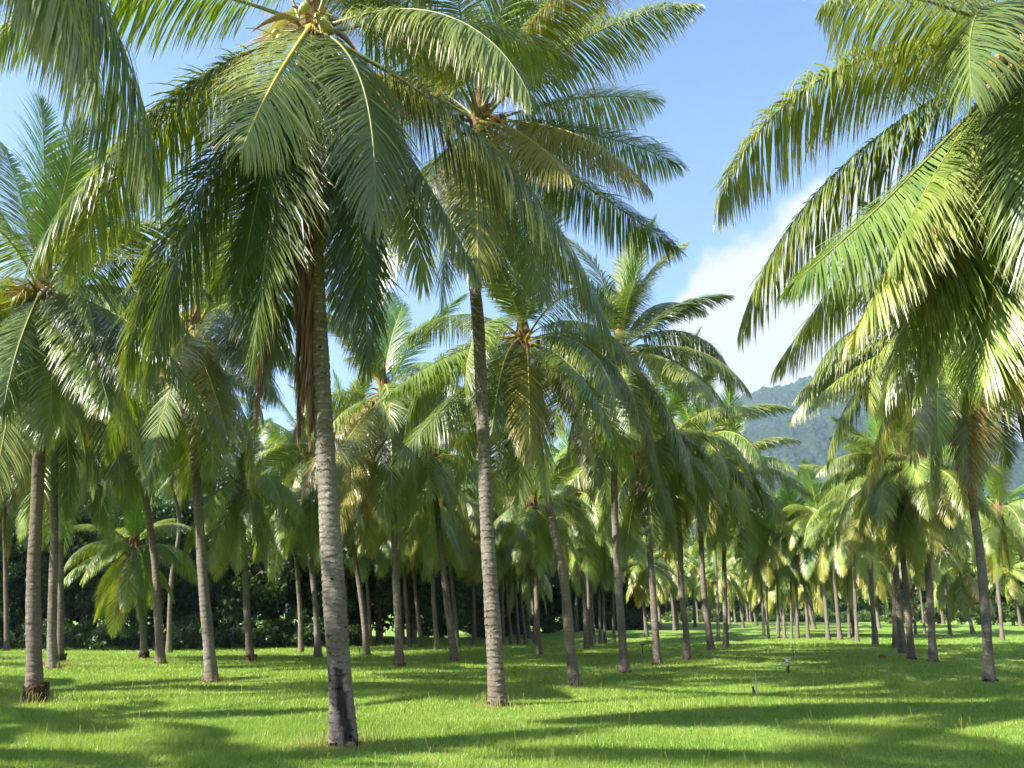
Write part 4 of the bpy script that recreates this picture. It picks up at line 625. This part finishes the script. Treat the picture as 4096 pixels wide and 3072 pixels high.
# ---------------------------------------------------------------- broadleaf wood behind the plantation
def leafcloud(name, seed, rx, rz, zc, nclump, nleaf, ls, m, flat=1.0, shell=.45):
    g = np.random.default_rng(seed)
    d = g.normal(size=(nclump, 3)); d /= np.linalg.norm(d, axis=1)[:, None]; rad = shell + (1 - shell) * g.random(nclump) ** .6
    cc = d * rad[:, None] * np.array([rx, rx, rz]) * (1 + .15 * g.normal(size=(nclump, 1))) + np.array([0, 0, zc]); cr = g.uniform(.35, .8, nclump) * rx * .38
    tone = g.random(nclump)
    L = g.normal(size=(nclump, nleaf, 3)); L /= np.linalg.norm(L, axis=2)[..., None]
    pos = cc[:, None] + L * (g.random((nclump, nleaf, 1)) ** .5) * cr[:, None, None] * np.array([1, 1, .75])
    pos = pos.reshape(-1, 3); pos[:, 2] = np.maximum(pos[:, 2], .05); n = len(pos)
    a = g.normal(size=(n, 3)); a[:, 2] -= .5; a /= np.linalg.norm(a, axis=1)[:, None]
    b = g.normal(size=(n, 3)); b -= (a * b).sum(1)[:, None] * a; b /= np.linalg.norm(b, axis=1)[:, None]
    l = (ls * g.uniform(.6, 1.3, n))[:, None]; w = l * .27
    V = np.stack([pos - a * l * .5, pos + b * w, pos + a * l * .5, pos - b * w], 1).reshape(-1, 3); F = np.arange(4 * n).reshape(-1, 4)
    A = np.zeros((n, 4, 4)); A[..., 0] = np.clip(np.repeat(tone, nleaf) * .7 + .3 * g.random(n), 0, 1)[:, None]; A[..., 3] = 1
    return mesh_np(name, V, F, [m], None, A.reshape(-1, 4))
def btrunk(name, seed, h, m=None):
    g = np.random.default_rng(seed); parts = []; s = np.linspace(0, 1, 7)
    c = np.stack([.3 * np.sin(s * 2 + seed), .2 * np.sin(s * 3), h * .75 * s], -1); parts.append(tube_np(c, .17 * (1.15 - .8 * s), 8))
    for q in range(7):
        k = g.integers(2, 6); a = g.random() * 6.28; e = g.uniform(.2, 1.1); l = g.uniform(.25, .5) * h
        cc = np.stack([c[k][0] + l * s * math.cos(a) * math.cos(e), c[k][1] + l * s * math.sin(a) * math.cos(e), c[k][2] + l * s * math.sin(e)], -1); parts.append(tube_np(cc, .07 * (1.1 - s), 5))
    V, F = join_np(parts); return mesh_np(name, V, F, [m or M_WOODB], smooth=True)
BC = [leafcloud('tree_crown', 20 + i, 3.0, 3.6, 4.2, 95, 130, .26, M_BROAD) for i in range(3)]
BL = [leafcloud('tree_crown', 30 + i, 3.2, 3.9, 4.6, 95, 130, .28, M_BROADL) for i in range(2)]
BT = [btrunk('tree_trunk', 40 + i, 7.5) for i in range(3)]
def broad(x, y, s, light, label, group):
    root = bpy.data.objects.new('broadleaf_tree', None); COL.objects.link(root); root.location = (x, y, ground_h(x, y)); root.rotation_euler = (0, 0, random.random() * 6.28); root.scale = (s, s, s)
    tag(root, label, 'tree', group); i = random.randrange(3)
    link('trunk', BT[i], root); link('crown', (BL if light else BC)[i % 2 if light else i], root)
random.seed(5)
def line(p, q, step, off=0.0):
    n = int(math.hypot(q[0] - p[0], q[1] - p[1]) / step)
    for i in range(n + 1):
        t = i / n; yield p[0] + (q[0] - p[0]) * t + random.uniform(-.7, .7), p[1] + (q[1] - p[1]) * t + off + random.uniform(-.7, .7)
G1 = 'dark trees of the wood behind the left palms'; L1 = 'dark leafy tree in the shaded wood edge behind the palms at left'
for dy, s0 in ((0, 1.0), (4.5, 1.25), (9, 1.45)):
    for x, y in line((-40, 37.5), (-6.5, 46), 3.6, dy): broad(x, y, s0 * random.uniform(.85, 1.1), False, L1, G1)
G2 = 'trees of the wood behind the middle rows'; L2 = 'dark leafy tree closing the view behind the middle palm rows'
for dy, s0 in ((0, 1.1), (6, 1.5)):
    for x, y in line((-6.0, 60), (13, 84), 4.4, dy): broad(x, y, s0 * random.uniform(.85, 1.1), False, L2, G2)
G3 = 'trees of the far wood at the end of the rows'; L3 = 'far green leafy tree at the end of the palm rows'
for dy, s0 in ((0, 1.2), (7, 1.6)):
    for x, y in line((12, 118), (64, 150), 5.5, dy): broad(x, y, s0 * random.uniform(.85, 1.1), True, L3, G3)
G4 = 'lighter trees behind the right palms'; L4 = 'bright green leafy tree in the sunlit thicket behind the right hand palms'
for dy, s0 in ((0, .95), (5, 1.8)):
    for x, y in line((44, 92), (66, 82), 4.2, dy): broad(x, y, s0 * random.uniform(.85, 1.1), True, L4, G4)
# low undergrowth along the wood edge
U = [leafcloud('undergrowth', 60 + i, 1.5, .9, .75, 26, 110, .17, M_BROAD, shell=.2) for i in range(3)]
def merge_instances(name, mes, places, m):
    VV, FF, AA, off = [], [], [], 0
    for me_i, x, y, s in places:
        me = mes[me_i]; n = len(me.vertices); v = np.zeros(n * 3, np.float32); me.vertices.foreach_get('co', v); v = v.reshape(-1, 3)
        a = random.random() * 6.28; ca, sa = math.cos(a), math.sin(a); v = np.stack([v[:, 0] * ca - v[:, 1] * sa, v[:, 0] * sa + v[:, 1] * ca, v[:, 2]], -1) * s + np.array([x, y, ground_h(x, y)])
        c = np.zeros(n * 4, np.float32); me.attributes['col'].data.foreach_get('color', c)
        VV.append(v); AA.append(c.reshape(-1, 4)); FF.append(np.arange(n).reshape(-1, 4) + off); off += n
    return mesh_np(name, np.concatenate(VV), np.concatenate(FF), [m], None, np.concatenate(AA))
pl = [(random.randrange(3), x, y, random.uniform(.6, 1.15)) for x, y in line((-38, 34.3), (-7.5, 43.5), 1.3)]
pl += [(random.randrange(3), x, y, random.uniform(.7, 1.2)) for x, y in line((-5.5, 58), (12, 80), 1.7)]
o = link('undergrowth', merge_instances('undergrowth', U, pl, M_BROAD)); tag(o, 'low dark shrubby undergrowth along the foot of the wood', 'undergrowth', kind='stuff')
pl = [(random.randrange(3), x, y, random.uniform(.8, 1.6)) for x, y in line((40, 88), (62, 80), 1.9)] + [(random.randrange(3), x, y, random.uniform(.8, 1.7)) for x, y in line((13, 113), (60, 142), 2.6)]
o = link('undergrowth', merge_instances('undergrowth', U, pl, M_BROADL)); tag(o, 'sunlit light green shrubs along the far edge of the lawn', 'undergrowth', kind='stuff')
# dead pale branch tree in front of the right thicket
root = bpy.data.objects.new('bare_tree', None); COL.objects.link(root); bx, by = 41.5, 84; root.location = (bx, by, ground_h(bx, by))
tag(root, 'thin pale bare tree with crooked sideways branches in front of the right thicket', 'tree')
s = np.linspace(0, 1, 9)
V, F = tube_np(np.stack([.25 * np.sin(s * 3) - .8 * s, 0 * s, 4.2 * s], -1), .09 * (1.2 - s), 6); link('trunk', mesh_np('bare_trunk', V, F, [M_PALEW], smooth=True), root)
for (z, dx, dz) in ((2.9, -6.0, .5), (3.3, 1.6, 1.0), (2.2, 1.2, .9), (3.9, -1.5, 1.6)):
    V, F = tube_np(np.stack([-.2 * z + dx * s, .2 * np.sin(s * 5), z + dz * s + .18 * np.sin(s * 8)], -1), .06 * (1.15 - s), 5); link('branch', mesh_np('bare_branch', V, F, [M_PALEW], smooth=True), root)

# ---------------------------------------------------------------- small things on the lawn
M_GREYP = m_simple('weathered_post', (0.50, 0.48, 0.45), (0.30, 0.28, 0.26), 18, 0.8, 0.5)
M_BLACK = m_simple('black_plastic', (0.02, 0.02, 0.02), (0.04, 0.04, 0.035), 12, 0.5, 0.1)
M_BLUEG = m_simple('blue_grey_plastic', (0.34, 0.38, 0.45), (0.26, 0.30, 0.36), 12, 0.5, 0.1)
M_RUST = m_simple('rusty_metal', (0.22, 0.07, 0.03), (0.12, 0.05, 0.03), 15, 0.8, 0.2)
M_POLE = m_simple('pale_green_pole', (0.42, 0.55, 0.45), (0.30, 0.44, 0.36), 3, 0.7, 0.2)
def small(name, x, y, label, cat, group=None):
    r = bpy.data.objects.new(name, None); COL.objects.link(r); r.location = (x, y, ground_h(x, y)); tag(r, label, cat, group); r.empty_display_size = .1; return r
def rod(name, root, pts, rad, m, k=8):
    V, F = tube_np(pts, rad, k); return link(name, mesh_np(name, V, F, [m], smooth=True), root)
PX = SMALLPOS
x, y = PX['stake']; r = small('marker_stake', x, y, 'pale weathered stake standing alone on the lawn with a black stub at its foot', 'stake')
rod('post', r, [(0.03, 0, -.05), (.03, 0, .15), (.035, 0, .3), (.03, 0, .46)], [.018, .018, .017, .006], M_GREYP); rod('base_stub', r, [(-.03, 0, -.03), (-.03, 0, .1), (-.045, 0, .19)], [.028, .028, .022], M_BLACK)
x, y = PX['sprinkler']; r = small('sprinkler', x, y, 'lawn sprinkler with blue grey head on a fat black riser, nearest of the sprinklers', 'sprinkler')
rod('riser', r, [(0, 0, -.03), (0, 0, .03), (0.01, 0, .19), (0, 0, .2)], [.045, .048, .038, .02], M_BLACK); rod('neck', r, [(0, 0, .19), (0, 0, .28)], .018, M_BLUEG)
rod('head', r, [(0, 0, .27), (0, 0, .29), (0, 0, .33), (0, 0, .36)], [.02, .05, .05, .015], M_BLUEG); rod('arm', r, [(-.11, 0, .37), (-.05, 0, .355), (.05, 0, .355), (.11, 0, .385)], [.012, .018, .018, .01], M_BLUEG)
x, y = PX['rod']; r = small('sprinkler_riser', x, y, 'tall thin dark rod beside a short olive stub behind the blue grey sprinkler', 'sprinkler')
rod('rod', r, [(0, 0, -.03), (0, 0, .3), (-.01, 0, .52)], .012, M_BLACK); rod('stub', r, [(.07, 0, -.03), (.07, 0, .14), (.08, 0, .28)], [.022, .024, .026], M_WOODB)
for i, (key, lab) in enumerate((('sp_a', 'small dark T shaped sprinkler between the two palms right of centre'), ('sp_b', 'tiny dark T shaped sprinkler farther back between the same two palms'), ('sp_c', 'small rusty T shaped sprinkler on the lawn left of the ringed right hand palm'))):
    x, y = PX[key]; r = small('sprinkler', x, y, lab, 'sprinkler', 'T shaped lawn sprinklers'); m_ = M_RUST if i == 2 else M_BLACK
    rod('riser', r, [(0, 0, -.03), (0, 0, .15), (0, 0, .34)], .013, m_); rod('head', r, [(-.10, 0, .33), (-.05, 0, .35), (.05, 0, .355), (.10, 0, .345)], [.012, .022, .022, .012], m_)
x, y = PX['vstake']; r = small('marker_stake', x, y, 'pair of thin stakes, one dark one pale, right of the scarred foreground trunk', 'stake')
rod('dark_rod', r, [(0, 0, -.03), (-.03, 0, .25), (-.05, 0, .42)], [.012, .012, .02], M_BLACK); rod('pale_rod', r, [(.03, 0, -.03), (.035, 0, .15), (.04, 0, .32)], .016, M_GREYP)
x, y = PX['pole']; r = small('utility_pole', x, y, 'pale green upright pole standing before the sunlit thicket at right', 'pole')
rod('shaft', r, [(0, 0, -.1), (-.05, 0, 2.4), (-.2, 0, 4.8), (-.35, 0, 7.0)], [.17, .15, .13, .10], M_POLE, 12); rod('collar', r, [(-.17, 0, 4.35), (-.18, 0, 4.4), (-.19, 0, 4.75), (-.2, 0, 4.8)], [.13, .22, .22, .13], M_BLUEG, 12)
x, y = PX['husk']; o = link('coconut_husk', lump('coconut_husk', .12, .08, 3, M_FIBRE, z0=.05), None, (x, y, ground_h(x, y))); tag(o, 'brown fallen husk lying in the grass left of the pale right hand palms', 'husk')
# cycad-like clump at the right edge
x, y = PX['cycad']; r = small('cycad', x, y, 'low dark green rosette bush at the right edge behind the palms', 'bush')
cyc = [frond_merged('cycad_leaf', L=2.1, e0=e, e1=e - 55, p=1.2, n=40, seed=700 + i, droop=.3, width=.05, leaf=.65, segs=3) for i, e in enumerate((80, 55, 30))]
for i in range(34): link('leaf', cyc[i % 3], r, (0, 0, .3), (0, 0, i * 2.4), random.uniform(.8, 1.15), (0.04, 0.085, 0.03, 1))
rod('stem', r, [(0, 0, -.1), (0, 0, .2), (0, 0, .45)], [.2, .22, .12], M_FIBRE)

# ---------------------------------------------------------------- ground, grass
def vnoise(x, y, seed=0):
    xi = np.floor(x).astype(np.int64); yi = np.floor(y).astype(np.int64); fx = x - xi; fy = y - yi; fx = fx * fx * (3 - 2 * fx); fy = fy * fy * (3 - 2 * fy)
    def h(a, b):
        n = (a * 374761393 + b * 668265263 + seed * 1442695041) & 0xffffffff; n = ((n ^ (n >> 13)) * 1274126177) & 0xffffffff; return ((n ^ (n >> 16)) & 0xffff) / 65535.0
    return (h(xi, yi) * (1 - fx) + h(xi + 1, yi) * fx) * (1 - fy) + (h(xi, yi + 1) * (1 - fx) + h(xi + 1, yi + 1) * fx) * fy
gh = np.vectorize(ground_h)
xs = np.concatenate([-np.geomspace(2200, 32, 22), np.linspace(-30, 75, 150), np.geomspace(78, 2200, 20)]); ys = np.concatenate([[-200, -60, -20], np.linspace(-5, 160, 220), np.geomspace(165, 3000, 22)])
X, Y = np.meshgrid(xs, ys, indexing='ij'); Z = gh(X, Y); Z = np.where((np.abs(X) > 150) | (Y > 200), -.02, Z)
nx, ny = X.shape; I = (np.arange(nx - 1)[:, None] * ny + np.arange(ny - 1)[None])
F = np.stack([I, I + ny, I + ny + 1, I + 1], -1).reshape(-1, 4)
o = link('lawn', mesh_np('lawn', np.stack([X, Y, Z], -1).reshape(-1, 3), F, [M_GRASS], smooth=True)); tag(o, kind='structure')

def blades(n, y0, y1, hmin, hmax, w, seed, dry=0.03):
    g = np.random.default_rng(seed); k = int(n * 1.0); y = y0 + (y1 - y0) * g.random(k); x = (g.random(k) * 2 - 1) * (.68 * y + 1.2); z = gh(x, y)
    h = g.uniform(hmin, hmax, k) * (.55 + .9 * vnoise(x * 1.1, y * 1.1, 5)); a = g.random(k) * 6.283; ln = g.uniform(.1, .9, k); la = g.random(k) * 6.283
    wv = np.stack([np.cos(a), np.sin(a), 0 * a], -1) * (w * g.uniform(.6, 1.3, k))[:, None] * .5; b = np.stack([x, y, z - .01], -1)
    t = b + np.stack([np.cos(la) * ln * h, np.sin(la) * ln * h, h], -1)
    V = np.stack([b - wv, b + wv, t], 1).reshape(-1, 3); A = np.zeros((k, 3, 4)); A[..., 0] = (np.clip(.5 + .25 * g.normal(size=k), 0, 1))[:, None]
    
    dd = np.min(np.stack([np.hypot(x - t['tr'][0][0], y - t['tr'][0][1]) for t in TREES if t['tr'][0][1] < 32], 0), 0)
    A[..., 1] = (np.where(g.random(k) < dry + .75 * np.exp(-(dd / .5) ** 2), .85, 0))[:, None]; A[..., 3] = 1
    return V, A.reshape(-1, 4)
sets = [blades(330000, 7.2, 13.5, .035, .085, .008, 1), blades(230000, 13.5, 21, .035, .09, .012, 2), blades(170000, 21, 36, .04, .10, .02, 3), blades(90000, 36, 62, .05, .12, .035, 4)]
# taller straw-coloured seed stalks, thicker round the trunk feet
def stalks(k, seed):
    g = np.random.default_rng(seed); y = 8.5 + 26 * g.random(k) ** 1.2; x = (g.random(k) * 2 - 1) * (.66 * y + 1)
    near = g.random(k) < .35; ti = g.integers(0, 12, k); feet = np.array([t['tr'][0][:2] for t in TREES if 10 < t['tr'][0][1] < 29][:12]); ti = ti % len(feet)
    an = g.random(k) * 6.28; rr = .18 + .35 * g.random(k); x = np.where(near, feet[ti, 0] + rr * np.cos(an), x); y = np.where(near, feet[ti, 1] + rr * np.sin(an), y)
    z = gh(x, y); h = g.uniform(.10, .24, k); la = g.random(k) * 6.28; ln = g.uniform(.05, .45, k) * h; b = np.stack([x, y, z], -1); t = b + np.stack([np.cos(la) * ln, np.sin(la) * ln, h], -1)
    wv = np.tile([.0022, 0, 0], (k, 1)); wt = np.tile([.0035, 0, 0], (k, 1)); V = np.stack([b - wv, b + wv, t + wt, t - wt], 1).reshape(-1, 3)
    A = np.zeros((k, 4, 4)); A[..., 0] = .8; A[..., 1] = g.uniform(.3, 1, k)[:, None]; A[..., 3] = 1; return V, A.reshape(-1, 4)
SV, SA = stalks(1500, 9)
VT = np.concatenate([s_[0] for s_ in sets]); AT = np.concatenate([s_[1] for s_ in sets]); nt_ = len(VT)
o = link('grass', mesh_np('grass', np.concatenate([VT, SV]), [np.arange(nt_).reshape(-1, 3), nt_ + np.arange(len(SV)).reshape(-1, 4)], [M_BLADE], None, np.concatenate([AT, SA])))
tag(o, 'short bright green grass with a few straw coloured seed stalks', 'grass', kind='stuff')

# ---------------------------------------------------------------- forested hill far behind
def crest(az):
    return -1.3 + np.interp(np.degrees(az), [-60, -40, -20, -8, 0, 8, 13, 15.5, 18, 21, 26, 33, 45, 60], [2, 4, 6.5, 9.0, 11.3, 13.4, 15.0, 15.7, 16.3, 16.5, 14.8, 11.0, 9, 7])
az = np.radians(np.linspace(-50, 52, 1100)); dd = np.linspace(620, 1650, 210); AZ, DD = np.meshgrid(az, dd, indexing='ij')
X = np.sin(AZ) * DD; Y = np.cos(AZ) * DD
Hc = 1450 * np.tan(np.radians(crest(AZ))); f = np.clip((DD - 620) / 830, 0, 1.0); f = f ** 1.25
Z = Hc * f - np.clip((DD - 1450) / 200, 0, 1) * 120
big = sum((vnoise(X / s_ + 7, Y / s_ + 3, i) - .5) * a_ for i, (s_, a_) in enumerate(((220, 90), (90, 34), (40, 12)))) * np.clip(f * 1.6, 0, 1) * np.clip(1.35 - f, .25, 1)
can = (vnoise(X / 9, Y / 9, 11) - .5) * 9 + np.maximum(0, vnoise(X / 6, Y / 6, 12) - .55) * 14
Z = Z + big + can * np.clip(f * 8, 0, 1) - 3
nx, ny = X.shape; I = (np.arange(nx - 1)[:, None] * ny + np.arange(ny - 1)[None]); F = np.stack([I, I + ny, I + ny + 1, I + 1], -1).reshape(-1, 4)
m, nt = mat('forest_canopy'); k = NT(nt); pos = k.n('ShaderNodeNewGeometry').outputs['Position']
vo = k.n('ShaderNodeTexVoronoi'); k.set(vo.inputs['Vector'], pos); vo.inputs['Scale'].default_value = .11
n1 = k.noise(pos, .012, 5); n2 = k.noise(pos, .16, 4)
c_ = k.mix(k.mr(n1, .4, .6), (0.010, 0.022, 0.010), (0.022, 0.040, 0.016)); c_ = k.mix(k.mr(vo.outputs['Color'], .2, .9, 0, .55), c_, (0.04, 0.062, 0.025)); c_ = k.mix(k.mr(n2, .62, .72, 0, .5), c_, (0.08, 0.085, 0.05))
k.plain(c_, .9, k.math('ADD', vo.outputs['Distance'], n2), 1.0, 6.0, .1)
o = link('hill', mesh_np('hill', np.stack([X, Y, Z], -1).reshape(-1, 3), F, [m], smooth=True)); tag(o, kind='structure')

# ---------------------------------------------------------------- haze
bm = bpy.data.meshes.new('haze'); x0, x1, y0, y1, z0, z1 = -2250, 2250, -220, 3050, -60, 500
vs = [(x, y, z) for z in (z0, z1) for y in (y0, y1) for x in (x0, x1)]
bm.from_pydata(vs, [], [(0, 2, 3, 1), (4, 5, 7, 6), (0, 1, 5, 4), (2, 6, 7, 3), (0, 4, 6, 2), (1, 3, 7, 5)])
hz = link('haze', bm); m, nt = mat('haze'); pv = nt.nodes.new('ShaderNodeVolumePrincipled'); pv.inputs['Color'].default_value = (0.55, 0.76, 1.0, 1); pv.inputs['Density'].default_value = 0.00025; pv.inputs['Anisotropy'].default_value = 0.2
om = nt.nodes.new('ShaderNodeOutputMaterial'); nt.links.new(pv.outputs[0], om.inputs['Volume']); bm.materials.append(m); tag(hz, 'thin blue air haze', 'haze', kind='stuff')
